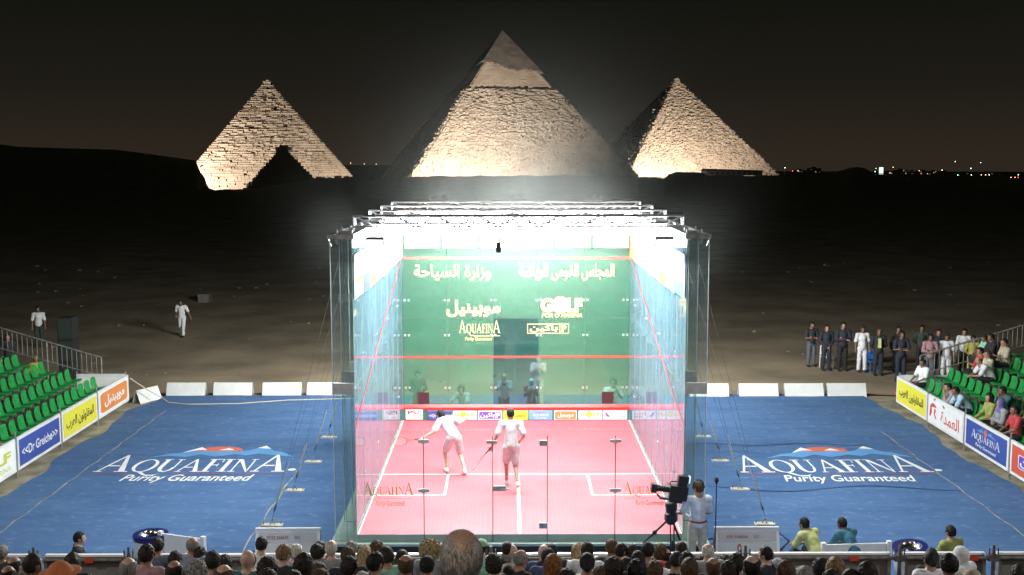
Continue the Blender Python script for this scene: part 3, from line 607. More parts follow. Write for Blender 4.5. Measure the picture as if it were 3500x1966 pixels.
def ad(kind,fr,w,h,root,lift=.003):
    """draws one sponsor board inside a w x h rectangle of the frame"""
    T=lambda s_,a,b_,c,d,m,**k: text_on(s_,fr,a*w,b_*h,c*w,d*h,'lettering',m,root,lift=lift+.004,**k)
    F=lambda pl,m,nm='print',l=0.0: flat([[(x*w,y*h) for x,y in p] for p in pl],fr,nm,m,root,lift=lift+l,step=.0004)
    if kind=='psa':
        F([rect(0,0,1,1)],WHITE,'board_face'); T('PS',.13,.5,.62,.9,MAR,bold=.03); F([[(.64,.5),(.69,.5),(.8,.9),(.76,.9)],rect(.76,.5,.79,.88)],MAR,l=.002); T('WORLD TOUR',.1,.12,.9,.28,GREYT)
    if kind=='greiche': F([rect(0,0,1,1)],ABLUE,'board_face'); T('‹‹Dr Greiche››' if False else '<<Dr Greiche>>',.06,.3,.94,.66,WHITE,bold=.012)
    if kind in('golf','golfbig'):
        F([rect(0,0,1,1)],WHITE,'board_face'); T('G',.08,.42,.27,.8,LBALL,bold=.05); T('LF',.60,.42,.92,.8,LBALL,bold=.05); F([disc(.44,.62,.13,.13*w/h)],LBALL,'ball_print',.002); F(ring(.44,.62,.13,.13*w/h,.118,.118*w/h),INK,'ball_rim',.003)
        if kind=='golfbig': T('PORTO MARINA',.1,.1,.9,.28,LBALL,shear=.2)
    if kind=='pakin': F([rect(0,0,1,1)],WHITE,'board_face'); F([rrect(.05,.1,.95,.9,.08)],PURP,'logo_field',.002); F([rect(.72,.14,.74,.86)],WHITE,'logo_bar',.003); T(ar('باكين'),.09,.2,.69,.82,WHITE,bold=.03); T('P',.77,.2,.91,.8,WHITE,bold=.03)
    if kind=='pakinred': F([rect(0,0,1,1)],mat('ad_vermilion',(.55,.09,.05),.5),'board_face'); F([rrect(.14,.25,.86,.75,.05)],WHITE,'logo_rim',.002); F([rrect(.155,.28,.845,.72,.04)],PURP,'logo_field',.003); T(ar('باكين'),.18,.33,.66,.68,WHITE,bold=.03); T('P',.71,.33,.81,.68,WHITE,bold=.03)
    if kind=='arab': F([rect(0,0,1,1)],YEL,'board_face'); T(ar('المقاولون العرب'),.08,.22,.92,.72,INK,bold=.018)
    if kind=='aqua':
        F([rect(0,0,1,1)],ALB if h<.5 else ABLUE,'board_face'); flat([[(x,y) for x,y in p] for p in aqua(.15*w,.40*h,.7*w,.34*h,.75)],fr,'lettering',WHITE,root,lift=lift+.004); T('Purity Guaranteed',.26,.10,.76,.27,WHITE,shear=.2,bold=.01)
        bl,sn=peaks(.24*w,.70*h,.5*w,.24*h); flat(bl,fr,'mountain_print',PEAK,root,lift=lift+.002,step=.0001); flat([disc(.5*w,.80*h,.04*w)],fr,'sun_print',SUNP,root,lift=lift+.006)
    if kind=='mob': F([rrect(0,0,1,1,.02)],WHITE,'board_face'); F([rrect(.03,.06,.97,.94,.10)],ORNG,'logo_field',.002); T(ar('موبينيل'),.16,.22,.86,.78,WHITE,bold=.035)
    if kind=='omda':
        F([rect(0,0,1,1)],WHITE,'board_face'); T(ar('العمدة'),.38,.2,.92,.72,REDD,bold=.012)
        F([[(.14+.10*math.cos(a),.62+.2*math.sin(a)) for a in [R(k) for k in range(20,200,20)]]],REDD,'head_print',.002); F([[(.17,.62),(.21,.60),(.22,.50),(.19,.42),(.16,.42)],[(.04,.62),(.09,.66),(.10,.40),(.06,.22),(.02,.2)],[(.15,.42),(.19,.42),(.25,.2),(.21,.2)]],REDD,'head_print',.003)
    if kind=='air': F([rect(0,0,1,1)],WHITE,'board_face'); F([[(.06,.8),(.13,.8),(.30,.3),(.14,.32)]],PURP,'tail_print',.002); F([disc(.16,.5,.03,.06)],REDD,'tail_mark',.003); T(ar('مصر للطيران'),.40,.52,.92,.78,MAR); T('EGYPTAIR',.40,.2,.92,.42,INK)
for k,a,c in[('psa',-3.12,-2.64),('greiche',-2.5,-1.83),('golf',-1.79,-1.12),('pakin',-1.08,-.40),('arab',-.36,.33),('aqua',.36,1.02),('mob',1.07,1.71),('golf',1.76,2.43),('air',2.46,3.13)]:
    h0,h1=(.02,.275) if k!='psa' else (.03,.32); w=c-a
    b=MB().box((a,FY-.062,h0),(c,FY-.056 if k=='psa' else FY-.035,h1)); o=P(b.build('tin_board',WHITE)); ad(k,frame((a,FY-.062,h0),(1,0,0),(0,0,1)),w,h1-h0,o)
# lettering on the front wall
fr=frame((0,FY,0),(1,0,0),(0,0,1))
def fw(s_,x0,z0,x1,z1,bold,shear=0,ob=.014):
    a=text_on(s_,fr,x0-ob*.8,z0-ob*.8,x1+ob*.8,z1+ob*.8,'wall_lettering_outline',OCH,None,bold=bold+ob,shear=shear,lift=.008); P(a)
    a=text_on(s_,fr,x0,z0,x1,z1,'wall_lettering',CREAM,None,bold=bold,shear=shear,lift=.014); P(a)
fw(ar('وزارة السياحة'),-2.84,3.97,-.70,4.42,.012); fw(ar('المجلس القومى للرياضة'),.08,3.97,2.73,4.45,.012); fw(ar('موبينيل'),-1.95,2.95,-.45,3.42,.028)
fw('G',.69,3.08,1.03,3.47,.06); fw('LF',1.43,3.08,1.85,3.47,.06); P(flat([disc(1.24,3.28,.235)],fr,'wall_lettering',CREAM,lift=.012)); P(flat([disc(1.24,3.28,.245)],fr,'wall_lettering_outline',OCH,lift=.007)); fw('POR O MARINA',.72,2.93,1.85,3.05,.03,.2,.008)
P(flat(aqua(-1.6,2.49,1.16,.36,.72),fr,'wall_lettering',CREAM,lift=.012)); P(flat([rect(-1.2,2.40,-.45,2.42)],fr,'wall_lettering',CREAM,lift=.012)); fw('Purity Guaranteed',-1.43,2.25,-.67,2.38,.01,.2,.006)
P(flat(ring(.895,2.61,.585,.14,.565,.12,n=4)[:0]+[rect(.31,2.47,1.48,2.49),rect(.31,2.73,1.48,2.75),rect(.31,2.49,.33,2.73),rect(1.46,2.49,1.48,2.73),rect(1.22,2.49,1.235,2.73)],fr,'wall_lettering',CREAM,lift=.012)); fw(ar('باكين'),.38,2.51,1.17,2.72,.03,0,.006); fw('P',1.28,2.52,1.41,2.71,.04,0,.006)
# camera holes in the front glass
for x in(-2.62,2.58): b=MB().box((x-.16,FY-.006,.47),(x+.16,FY+.02,.80)); P(b.build('camera_port',mat('port_maroon',(.045,.008,.012),.6)))
# gold lettering on the back glass
fr=frame((0,-.008,0),(1,0,0),(0,0,1)); GOLD=mat('gold_letters',(.75,.43,.03),.5)
for x0 in(-3.06,2.03):
    P(flat(aqua(x0,.80,.98,.25,.68),fr,'gold_lettering',GOLD,lift=.002)); P(flat([rect(x0+.02,.725,x0+.94,.733)],fr,'gold_lettering',GOLD)); P(text_on('Purity Guaranteed',fr,x0+.24,.55,x0+.80,.69,'gold_lettering',GOLD,shear=.2))
# banners along the top of the side walls
BN=[(WHITE,),(ABLUE,),(YEL,),(WHITE,),(WHITE,),(WHITE,),(WHITE,),(ORNG,)]
for s in(-1,1):
    for k in range(8):
        x=s*3.17; y0=k*BAY+.02; y1=(k+1)*BAY-.02; zb=4.62 if k>0 else 4.66
        b=MB().box((x-.008,y0,zb),(x+.008,y1,5.52)); o=P(b.build('wall_banner',WHITE))
        fr=frame((x-s*.009,y0 if s<0 else y1,zb),(0,1 if s<0 else -1,0),(0,0,1)); w=y1-y0; h=5.52-zb
        if k==1: flat([rect(0,0,w,h*.42)],fr,'banner_print',ABLUE if s<0 else ALB,o); flat([rect(0,h*.62,w,h)],fr,'banner_print',PURP if s<0 else WHITE,o); flat([rect(0,h*.60,w,h*.68)],fr,'banner_print',REDD,o,lift=.004)
        if k==0 and s>0: flat([rect(0,0,w,h*.35)],fr,'banner_print',ALB,o); flat([rect(0,h*.7,w,h)],fr,'banner_print',ALB,o)
        if k==0 and s<0: flat([rect(0,h*.34,w,h*.46)],fr,'banner_print',YEL,o); text_on('GOLF',fr,w*.2,h*.10,w*.8,h*.2,'lettering',REDD,o)
        if k==2: flat([rect(0,0,w,h*.3),rect(0,h*.85,w,h)],fr,'banner_print',YEL,o); text_on('PSA',fr,w*.2,h*.45,w*.7,h*.65,'lettering',PURP,o,bold=.03)
        if k==3: flat([disc(w*.5,h*.5,w*.12)],fr,'banner_print',LBALL,o)
        if k==7 and s>0: flat([rect(0,0,w,h)],fr,'banner_print',ORNG,o)
# steel frame on top
for s in(-1,1):
    for x in(3.21,3.62): P(MB().box((s*x-.03,0,5.83),(s*x+.03,10.2,5.91)).build('top_rail',STEEL))
for s in(-1,1):
    for k in range(9):
        y=k*BAY; xa,xb=sorted((s*3.245,s*3.585)); b=MB().box((xa,y-.04+(.045 if k==0 else 0),5.835),(xb,y+.04,5.905)); P(b.build('cross_plate',STEEL))
    xa,xb=sorted((s*3.17,s*3.66)); b=MB().box((xa,-.03,5.825),(xb,-.004,5.915))
    for x in(3.27,3.41,3.56): b.bar((s*x,-.04,5.87),(s*x,-.02,5.87),.012,n=8)
    P(b.build('end_plate',GALV))
    b=MB()
    for x,y in((3.25,.3),(3.3,.9),(3.55,.4),(3.6,1.4),(3.35,2.6)): b.bar((s*x,y,5.91),(s*x,y,5.98),.02,n=6)
    P(b.build('frame_bolt',STEEL))
b=MB().box((-3.17,10.12,5.83),(3.17,10.2,5.91)); P(b.build('top_rail',STEEL))
# side grille windows below the rail are the plain upper glass.  trusses:
names=['nearest the crowd','second from the crowd','third from the crowd','over the front wall']
wid=[3.44,3.43,3.43,3.43]
for i,Y in enumerate((2.08,4.64,7.12,9.72)):
    t_=empty('lighting_truss',(0,Y,5.92),0,'white aluminium lighting truss across the court roof, '+names[i],'truss','lighting trusses on the court roof'); w=wid[i]; b=MB()
    for y in(-.12,.12):
        for z in(.02,.24): b.bar((-w,y,z),(w,y,z),.022,n=8)
    b.build('chord',ALU if i else mat('truss_dull',(.4,.4,.4),.45,metal=.5,noise=.15),t_); b=MB(); n=16
    for y in(-.12,.12):
        for k in range(n):
            xa=-w+2*w*k/n; xb=-w+2*w*(k+1)/n; z0,z1=(.02,.24) if k%2 else (.24,.02); b.bar((xa,y,z0),(xb,y,z1),.012)
        for x in(-w,w): b.bar((x,y,.02),(x,y,.24),.022)
    for x in(-w,w): b.bar((x,-.12,.24),(x,.12,.24),.02); b.bar((x,-.12,.02),(x,.12,.02),.02)
    for k in range(n+1): b.bar((-w+2*w*k/n,-.12,.24),(-w+2*w*k/n,.12,.24),.01)
    b.build('bracing',ALU,t_)
    b=MB(); x=-w+.2; p=Vector((x,-.14,.27))
    while x<w-.3: q=Vector((x+.35,-.14+rnd.uniform(-.05,.05),.26+rnd.uniform(-.03,.05))); b.bar(p,q,.011,n=5); p=q; x+=.35
    b.build('cable',BLACK,t_)
# lamps: closed box lights hung under the trusses
def emis(name,col,s):
    if name in MC: return MC[name]
    m=bpy.data.materials.new(name); m.use_nodes=True; t=m.node_tree; b=t.nodes['Principled BSDF']; b.inputs['Base Color'].default_value=(*[c*.5 for c in col],1); b.inputs['Emission Color'].default_value=(*col,1); b.inputs['Emission Strength'].default_value=s; MC[name]=m; return m
GLOW=emis('lamp_glow',(.96,1.0,.97),LAMP)
ordn=['first','second','third','fourth','fifth','sixth','seventh','eighth','ninth','tenth','eleventh','twelfth','thirteenth','fourteenth','fifteenth','sixteenth']
for i,(Y,z0,z1) in enumerate(((2.40,5.76,5.98),(4.96,5.76,5.98),(7.44,5.76,5.98),(9.45,4.90,5.78))):
    for k in range(6):
        x=(-2.59+k*1.04); wd=.47 if i==3 else .49
        t_=empty('court_lamp',(x,Y,z1+.02),0,'glowing white box lamp, %s from the left under the truss %s'%(ordn[k],names[i]),'lamp','box lamps hung over the court')
        dy=.10 if i==3 else .32
        b=MB().box((-wd,-dy,z0-z1),(wd,dy,-.02)); b.build('light_box',GLOW if i<3 else emis('panel_glow',(.96,1.0,.97),5.0),t_)
        b=MB().box((-wd,-dy,-.018),(wd,dy,.0)); b.bar((-.3,0,0),(-.3,0,.12),.012); b.bar((.3,0,0),(.3,0,.12),.012); b.build('hanger',ALU,t_)
# a clamp lamp with flags hanging at the front truss
mc=empty('hanging_microphone',(-.42,2.0,5.92),0,'small black microphone hanging on a rod from the nearest truss','microphone')
MB().bar((0,0,-.02),(.02,-.02,-.32),.02).build('rod',BLACK,mc); MB().box((-.05,-.05,-.52),(.05,.03,-.30)).build('windshield',BLACK,mc)

# outward fill lights added on the roof to light carpet, stands, crowd and sand
def added_roof_flood(x,y,z,dx,dy,dz,w,power,label):
    d=Vector((dx,dy,dz)).normalized(); o=empty('floodlight',(x,y,z),0,label,'floodlight','fill lights added on the court roof'); o.rotation_euler=d.to_track_quat('-Z','Y').to_euler()
    MB().box((-w/2,-.12,.012),(w/2,.12,.10)).build('housing',DSTEEL,o); MB().box((-w/2+.02,-.1,0),(w/2-.02,.1,.011)).build('lens',emis('added_flood_glow',(1,1,.95),8),o)
    l=bpy.data.lights.new('added_flood_beam','AREA'); l.shape='RECTANGLE'; l.size=w; l.size_y=.2; l.energy=power; l.color=(.97,1,.97); q=bpy.data.objects.new('added_flood_beam',l); COL.objects.link(q); q.parent=o; q.location=(0,0,-.02)
for s in(-1,1):
    for k,y in enumerate((1.2,3.6,6.1,8.6)): added_roof_flood(s*3.80,y,5.70,s*1,0,-.40,.34,390,'%s added roof fill light facing outward, %s from the crowd'%('left' if s<0 else 'right',ordn[k]))
for k,x in enumerate((-2.2,0,2.2)): added_roof_flood(x,10.5,6.2,(-.12,0,.12)[k],1,-.28,.5,1500,'added rear roof fill light facing the sand, %s from the left'%ordn[k])
for s in(-1,1): added_roof_flood(s*2.75,-.14,5.72,s*.1,-1,-.45,.34,240,'added front roof fill light facing the crowd, %s one'%('left' if s<0 else 'right'))
# ================================================================== PYRAMIDS
STONE=mat('limestone',(.34,.27,.20),.95,noise=.22,nscale=.09,bump=.9,bscale=.35,col2=(.46,.38,.28)); CASE=mat('casing_stone',(.17,.145,.115),.85,noise=.3,nscale=.15,bump=.9,bscale=.2)
DSTONE=mat('dark_stone',(.16,.13,.10),.95,noise=.3,nscale=.3,bump=.8,bscale=.6)
def boxes_obj(name,C,H,m,parent=None,rots=None):
    C=np.array(C);H=np.array(H); s=np.array([(-1,-1,-1),(1,-1,-1),(1,1,-1),(-1,1,-1),(-1,-1,1),(1,-1,1),(1,1,1),(-1,1,1)],float)
    off=s[None]*H[:,None]
    if rots is not None:
        c,sn=np.cos(rots)[:,None],np.sin(rots)[:,None]; off=np.stack([off[...,0]*c-off[...,1]*sn,off[...,0]*sn+off[...,1]*c,off[...,2]],-1)
    V=(C[:,None]+off).reshape(-1,3); f=np.array([(0,3,2,1),(4,5,6,7),(0,1,5,4),(1,2,6,5),(2,3,7,6),(3,0,4,7)])
    F=(f[None]+8*np.arange(len(C))[:,None,None]).reshape(-1,4); me=np_mesh(name,V,F,m); me.polygons.foreach_set('use_smooth',[False]*len(F))
    o=bpy.data.objects.new(name,me); COL.objects.link(o)
    if parent: o.parent=parent
    return o
def pyramid(nm,label,X,Y,zb,Hh,half,deg,course,bw,jit,seed,cap=0,rough=None,chip=.05,gap=.985):
    rg=np.random.default_rng(seed); root=empty(nm,(X,Y,zb),R(deg),label,'pyramid'); n=int(Hh/course); C=[];H=[]
    zc=0
    top=Hh*(1-cap)
    k=0
    while zc<top-.2:
        hh=course*rg.uniform(.75,1.25); hh=min(hh,max(.3,top-zc)); k+=1
        a=half*(1-zc/Hh); a2=half*(1-(zc+hh)/Hh)
        if a<1.7: break
        band=rough(zc/Hh) if rough else (1,1)
        setb=rg.normal(0,.10)*course*band[0]
        for sd in range(4):
            x=-a
            while x<a:
                w=bw*rg.uniform(.55,1.6)*band[1]; x2=min(x+w,a); cx=(x+x2)/2; hw=(x2-x)/2
                lf=.5*math.sin(cx*.11+seed+sd)+.5*math.sin(cx*.043+zc*.09+sd*2)+.4*math.sin(cx*.29-zc*.35+seed)
                dep=a-course*.45+(band[2] if len(band)>2 else 0)+setb+rg.normal(0,jit)*band[0]+lf*jit*.7*band[0]
                if rg.random()<chip*band[0]: dep-=course*rg.uniform(.6,1.5)
                if k%1==0 and abs(cx)>a-hw*2.2: dep-=rg.uniform(0,jit*2.2)
                thick=course*1.6
                cc=(dep-thick)/1.0
                th=rg.uniform(.96,1.0)
                if sd==0: C.append((cx,-cc,zc+hh/2)); H.append((hw*gap,thick,hh/2*th))
                elif sd==1: C.append((cc,cx,zc+hh/2)); H.append((thick,hw*gap,hh/2*th))
                elif sd==2: C.append((cx,cc,zc+hh/2)); H.append((hw*gap,thick,hh/2*th))
                else: C.append((-cc,cx,zc+hh/2)); H.append((thick,hw*gap,hh/2*th))
                x=x2
        zc+=hh
    for q in range(14): C.append((rg.normal(0,.9),rg.normal(0,.9),zc+rg.uniform(-.6,.8)*course)); H.append((rg.uniform(.4,1),rg.uniform(.4,1),course*rg.uniform(.3,.6)))
    boxes_obj('stone_courses',C,H,STONE,root)
    # solid heart so that no gap shows through
    q=half-course*2.6; g=Hh*(q/half)
    b=MB(); b.add([(-q,-q,0),(q,-q,0),(q,q,0),(-q,q,0),(0,0,g)],[(0,1,4),(1,2,4),(2,3,4),(3,0,4)]); b.build('core',STONE,root)
    return root
kroot=pyramid('pyramid','largest central pyramid with smooth casing left on its peak',-5.5,1080,-14,140.8,106.4,13.1,1.0,2.1,.5,3,cap=.205,
    rough=lambda t:(2.1,1.1,2.4) if t<.606 else (.30,1.6,-.6))
# casing cap: four faces, ragged lower edge hanging over the courses
b=MB(); h0=140.8; 
for sd in range(4):
    rg=random.Random(sd+5); M=Matrix.Rotation(R(90*sd),4,'Z'); n=26; 
    vs=[];
    for i in range(n+1):
        t=i/n; zt={0:.80-.075*t,1:.73+.03*t,2:.76+.02*t,3:.78+.02*t}[sd]*h0+rg.uniform(-1.2,1.2)+(1.2*math.sin(t*9))
        hw=106.4*(1-zt/h0)+3.0; vs+= [M@Vector((-hw+2*hw*t,-hw,zt)), M@Vector((-(hw-4)+2*(hw-4)*t,-(hw-4.5),zt-1.6))]
    for i in range(n): b.add([vs[2*i],vs[2*i+2],M@Vector((0,0,h0+3.6))],[(0,1,2)]); b.add([vs[2*i],vs[2*i+1],vs[2*i+3],vs[2*i+2]],[(0,1,2,3)])
b.build('casing_cap',CASE,kroot)
pyramid('pyramid','right distant pyramid with rough weathered courses, lit from lower left',233.4,1560,-16,133.7,107.3,13.3,1.3,2.6,.8,11,rough=lambda t:(1.7,1.1))
pyramid('pyramid','left pyramid with clearly visible stone courses, brightly lit',-148.2,680,-13,68.8,55.7,12,1.0,2.0,.28,21,rough=lambda t:(1.25 if t>.25 else .8,1.2),chip=.03,gap=.965)
pyramid('pyramid','small dark pyramid in silhouette before the left pyramid',-123.7,600,-13,27.2,23.2,15,1.5,2.2,.6,31)
# floodlights standing at the pyramids' feet
def flood(x,y,z,tgt,power,col=(1,.88,.78),size=70,blend=.8,rad=2.0):
    l=bpy.data.lights.new('floodlight','SPOT'); l.energy=power; l.color=col; l.spot_size=R(size); l.spot_blend=blend; l.shadow_soft_size=rad
    o=bpy.data.objects.new('floodlight',l); COL.objects.link(o); o.location=(x,y,z); d=Vector(tgt)-Vector((x,y,z)); o.rotation_euler=d.to_track_quat('-Z','Y').to_euler()
flood(-198,586,-9,(-165,650,27),7.5e5,size=98,blend=.35); flood(-70,588,-9,(-110,652,22),1.9e5,size=86,blend=.4)
flood(-40,845,-11,(-45,985,28),3.3e6,size=92,blend=1.0)
flood(194,1312,-13,(210,1480,40),3.2e6,size=100); flood(196,1390,-13,(195,1440,5),2.5e5,size=120); flood(300,1350,-13,(280,1480,20),3e5,size=90)
# rubble at the foot of the left pyramid
rg=np.random.default_rng(5)
for k in range(12):
    x=-108+4*k+rg.uniform(-1,1); y=rg.uniform(548,575); s_=rg.uniform(.7,2.2); u_=1278.6+(x-CP[0])/(y-CP[1])*2828.7; z=zat(ridge_v(u_),540)-1.6
    vv=[];
    for i in range(8): vv.append(((1 if i&1 else -1)*s_*rg.uniform(.5,1),(1 if i&2 else -1)*s_*rg.uniform(.5,1),(1 if i&4 else -1)*s_*rg.uniform(.35,.7)))
    b=MB().add(vv,[(0,1,3,2),(4,6,7,5),(0,4,5,1),(2,3,7,6),(0,2,6,4),(1,5,7,3)]); o=b.build('boulder',STONE); o.location=(x,y,z+s_*.3)
    tag(o,'pale broken boulder right of the small dark pyramid, %s from the left'%ordn[k],'boulder','boulders beside the small dark pyramid')
# mastaba-like museum hall before the right pyramid
hall=empty('museum_hall',(196+8,1010,-8),R(4),'long pale flat-roofed hall before the foot of the right pyramid','building'); b=MB()
b.box((-26,-9,0),(26,9,4.2)); b.build('wall',mat('hall_wall',(.30,.27,.22),.8,noise=.15,nscale=.3),hall); b=MB()
b.add([(-27,-10,4.2),(27,-10,3.4),(27,10,3.4),(-27,10,4.2),(-25,-8,6.2),(26,-8,4.6),(26,8,4.6),(-25,8,6.2)],[(0,1,5,4),(1,2,6,5),(2,3,7,6),(3,0,4,7),(4,5,6,7),(0,3,2,1)]); b.build('roof',mat('hall_roof',(.10,.09,.08),.8),hall)
for k in range(9): MB().box((-22+k*5,-9.15,1.2),(-19.5+k*5,-9.0,3.0)).build('window',mat('hall_window',(.05,.05,.05),.3),hall)
flood(150,985,-6,(190,1000,-2),1.2e4,size=90)
# city on the right behind the plateau, and scattered lamps
BLD=[mat('city_wall%d'%k,c,.9,noise=.2,nscale=.05) for k,c in enumerate(((.45,.34,.24),(.36,.28,.2),(.5,.26,.15)))]
LITW=[emis('lit_window_warm',(1,.62,.28),.6),emis('lit_window_white',(.85,1,.85),1.0),emis('lit_window_dim',(1,.45,.15),.2)]
rr=random.Random(3)
LM_=['beside the dark mound','left of the bright green sign','right of the bright green sign','in the middle of the city','right of the city centre','near the right edge of the city']
spots=[2010,2045,2215,2240,2262,2290,2318,2345,2372,2398,2425,2452,2480,2508,2532,2556,2590,2620,2650]
for i,u_ in enumerate(spots):
    d=2300+rr.uniform(-250,350); w=rr.uniform(14,30)*d/2400; h=rr.uniform(12,26); x=CP[0]+(u_-1278.6)/2828.7*d; y=CP[1]+d; zt=zat(441-rr.uniform(0,17)+(u_-2100)*.022,d)
    lab='dim brown apartment block in the distant city, %s from the left'%(['first','second','third','fourth','fifth','sixth','seventh','eighth','ninth','tenth','eleventh','twelfth','thirteenth','fourteenth','fifteenth','sixteenth','seventeenth','eighteenth','nineteenth'][i])
    bd=empty('apartment_block',(x,y,zt-42),0,lab,'building','apartment blocks in the far city'); MB().box((-w/2,-8,0),(w/2,8,42)).build('wall',BLD[i%3],bd); MB().box((-w*.2,-4,42.01),(w*.1,3,44.5)).build('roof_house',BLD[(i+1)%3],bd)
    for q in range(rr.randint(3,7)):
        wx=rr.uniform(-w/2+2,w/2-4); wz=42-rr.uniform(2,14); MB().box((wx,-8.2,wz),(wx+rr.uniform(1.2,2.6),-8.02,wz+1.8)).build('lit_window',LITW[rr.choice((0,0,1,2,2))],bd)
sg=empty('lit_sign',(CP[0]+(2213-1278.6)/2828.7*1900,CP[1]+1900,zat(446,1900)),0,'tall bright greenish lit sign in the distant city','sign'); MB().box((-.5,-.5,-14),(.5,.5,6)).build('pole',DSTEEL,sg); MB().box((-3.4,-.9,6),(3.4,-.2,16)).build('sign_face',emis('sign_glow',(.65,.95,.9),1.6),sg); MB().box((-3.4,-.9,1),(3.4,-.2,5)).build('sign_face',emis('sign_glow2',(.8,.9,.35),.8),sg)
lampc=dict(w=(emis('bulb_white',(1,.95,.8),9)),o=(emis('bulb_orange',(1,.55,.22),9)),r=(emis('bulb_red',(1,.06,.03),14)),g=(emis('bulb_green',(.3,1,.5),14)))
def dlamp(u_,v,d,c,lab,s_=1.0):
    z=zat(v,d); g=max(-16,z-9)
    o=empty('street_lamp',(CP[0]+(u_-1278.6)/2828.7*d,CP[1]+d,g),0,lab,'street lamp','far lamps on the plateau and in the city'); hh=max(1.2,z-g)
    MB().bar((0,0,0),(0,0,hh),.12).build('pole',DSTEEL,o); rr_=d*.00027*s_; b=MB(); b.lathe([(0,-rr_),(rr_*.7,-rr_*.7),(rr_,0),(rr_*.7,rr_*.7),(0,rr_)],(0,0,hh),8); b.build('bulb',lampc[c],o)
for a in[(15,412,1400,'w','lone white lamp on the dark slope at far left'),(160,397,1500,'r','faint red lamp on the dark hill at left'),(885,410,1500,'o','orange lamp between the left and central pyramids, leftmost'),(919,412,1500,'o','orange lamp between the left and central pyramids, middle'),(949,413,1500,'w','pale lamp between the left and central pyramids, rightmost'),
  (1991,431,1300,'r','red lamp right of the right pyramid'),(1972,423,1500,'w','small white lamp at the foot of the right pyramid'),(2200,425,1900,'o','orange lamp just left of the bright sign'),(2198,443,1900,'g','green lamp below the bright sign'),(2243,422,2000,'o','orange lamp right of the bright sign'),(2309,452,2000,'o','orange lamp below the middle of the city'),(2398,408,2300,'w','high pale lamp over the city'),(2462,411,2300,'w','high yellowish lamp over the right of the city'),(2438,425,2200,'w','white lamp in the right half of the city'),
  (2366,431,2100,'w','small white lamp over the reddish block'),(2406,463,1500,'g','green lamp low in the right of the city'),(2465,450,1500,'o','bright orange lamp low at right, left one of a pair'),(2476,450,1500,'o','bright orange lamp low at right, right one of a pair'),(2485,450,1500,'w','white lamp beside the low orange pair'),(2558,447,1500,'w','large white lamp near the right edge'),(2540,474,1300,'o','low orange lamp near the right edge, left one'),(2550,474,1300,'o','low orange lamp near the right edge, middle one'),(2558,473,1300,'r','low reddish lamp near the right edge'),(2440,458,1500,'w','dim lamp low in the city'),(2573,427,2000,'w','white lamp at the extreme right')]: dlamp(*a)
# ================================================================== SIDE STANDS
DECK=mat('stand_deck',(.10,.085,.07),.8,noise=.4,nscale=3); RISER=mat('stand_riser',(.16,.15,.13),.6,metal=.3,noise=.3,nscale=4); GREEN=mat('green_seat',(.022,.27,.065),.28,noise=.12,nscale=6); REDTAG=mat('red_reflector',(.6,.06,.03),.5)
def stand(s,X1,label):
    st=empty('grandstand',(s*X1,9,-.6),0,label,'grandstand')
    for r_ in range(6):
        xa=s*(.45+.8*r_-.9); xb=xa+s*.8; z=.30+.25*r_; lo,hi=sorted((xa,xb))
        MB().box((lo,-13,z-.04),(hi,5.6,z)).build('deck',DECK,st); fx=sorted((xa-s*.005,xa-s*.045)); MB().box((fx[0],-13,z-.16),(fx[1],5.6,z+.03)).build('riser',RISER,st)
        for k in range(-2,3):
            y=k*2.2+.6; lg=MB(); lg.bar((xa+s*.03,y,0),(xa+s*.03,y,z-.05),.03); lg.bar((xa+s*.03,y,.05),(xb-s*.03,y,z-.06),.02); lg.build('scaffold_leg',DSTEEL,st)
            MB().box((min(xa-s*.05,xa-s*.046),y+.9,z-.10),(max(xa-s*.05,xa-s*.046),y+1.05,z-.02)).build('red_reflector',REDTAG,st)
    return st
stand(-1,13.35,'left scaffold grandstand with green seats, mostly empty'); stand(1,13.0,'right scaffold grandstand with green seats and spectators')
def seat_proto():
    o=empty('stadium_seat',(0,0,0),0)
    b=MB(); nu,nv=9,12; prof=[]
    for j in range(nv+1):
        t=j/nv
        if t<.5: y=.40-.38*(t/.5); z=.045+.02*math.cos(t*6.28)
        else: q=(t-.5)/.5; y=.02-.09*q-.03*math.sin(q*3.14); z=.03+.40*q
        prof.append((y,z,t))
    for y,z,t in prof:
        w=.20*(1-.30*max(0,(t-.85)/.15)**2)*(1-.12*max(0,(.1-t)/.1))
        for i in range(nu+1):
            a=-1+2*i/nu; b.v.append((w*a,y+(.045*a*a if t>.5 else 0),z+(.045*a*a if t<=.5 else 0)))
    for j in range(nv):
        for i in range(nu): q=j*(nu+1)+i; b.f.append((q,q+1,q+nu+2,q+nu+1)); b.mi.append(0)
    m=b.build('shell',GREEN,o,smooth=True); md=m.modifiers.new('s','SOLIDIFY'); md.thickness=.012
    b=MB(); b.bar((0,.18,-.34),(0,.18,.03),.025); b.box((-.15,.1,.0),(.15,.14,.03)); b.box((-.12,.05,-.36),(.12,.3,-.34)); b.build('bracket',DSTEEL,o); return o
SP=seat_proto(); first=[True]
def seat(x,y,z,rz,lab,grp):
    o=SP if first[0] else copy_tree(SP); first[0]=False; o.location=(x,y,z); o.rotation_euler=(0,0,rz+rr.uniform(-.05,.05)); tag(o,lab,'seat',grp)
rown=['lowest','second','third','fourth','fifth','sixth']
for r_ in range(5):
    for k in range([17,14,9,6,4][r_]):
        seat(-13.35-.8*r_,13.6-.532*k-.03*r_,-.6+.30+.25*r_+.36,R(-90),'empty green plastic seat, %s from the far end of the %s row, left stand'%(ordn[k] if k<16 else 'seventeenth',rown[r_]),'green seats of the left stand')
for r_ in range(6):
    for k in range([17,16,13,10,7,5][r_]):
        seat(13.0+.8*r_,13.6-.532*k,-.6+.30+.25*r_+.36,R(90),'green plastic seat, %s from the far end of the %s row, right stand'%(ordn[k] if k<16 else 'seventeenth',rown[r_]),'green seats of the right stand')
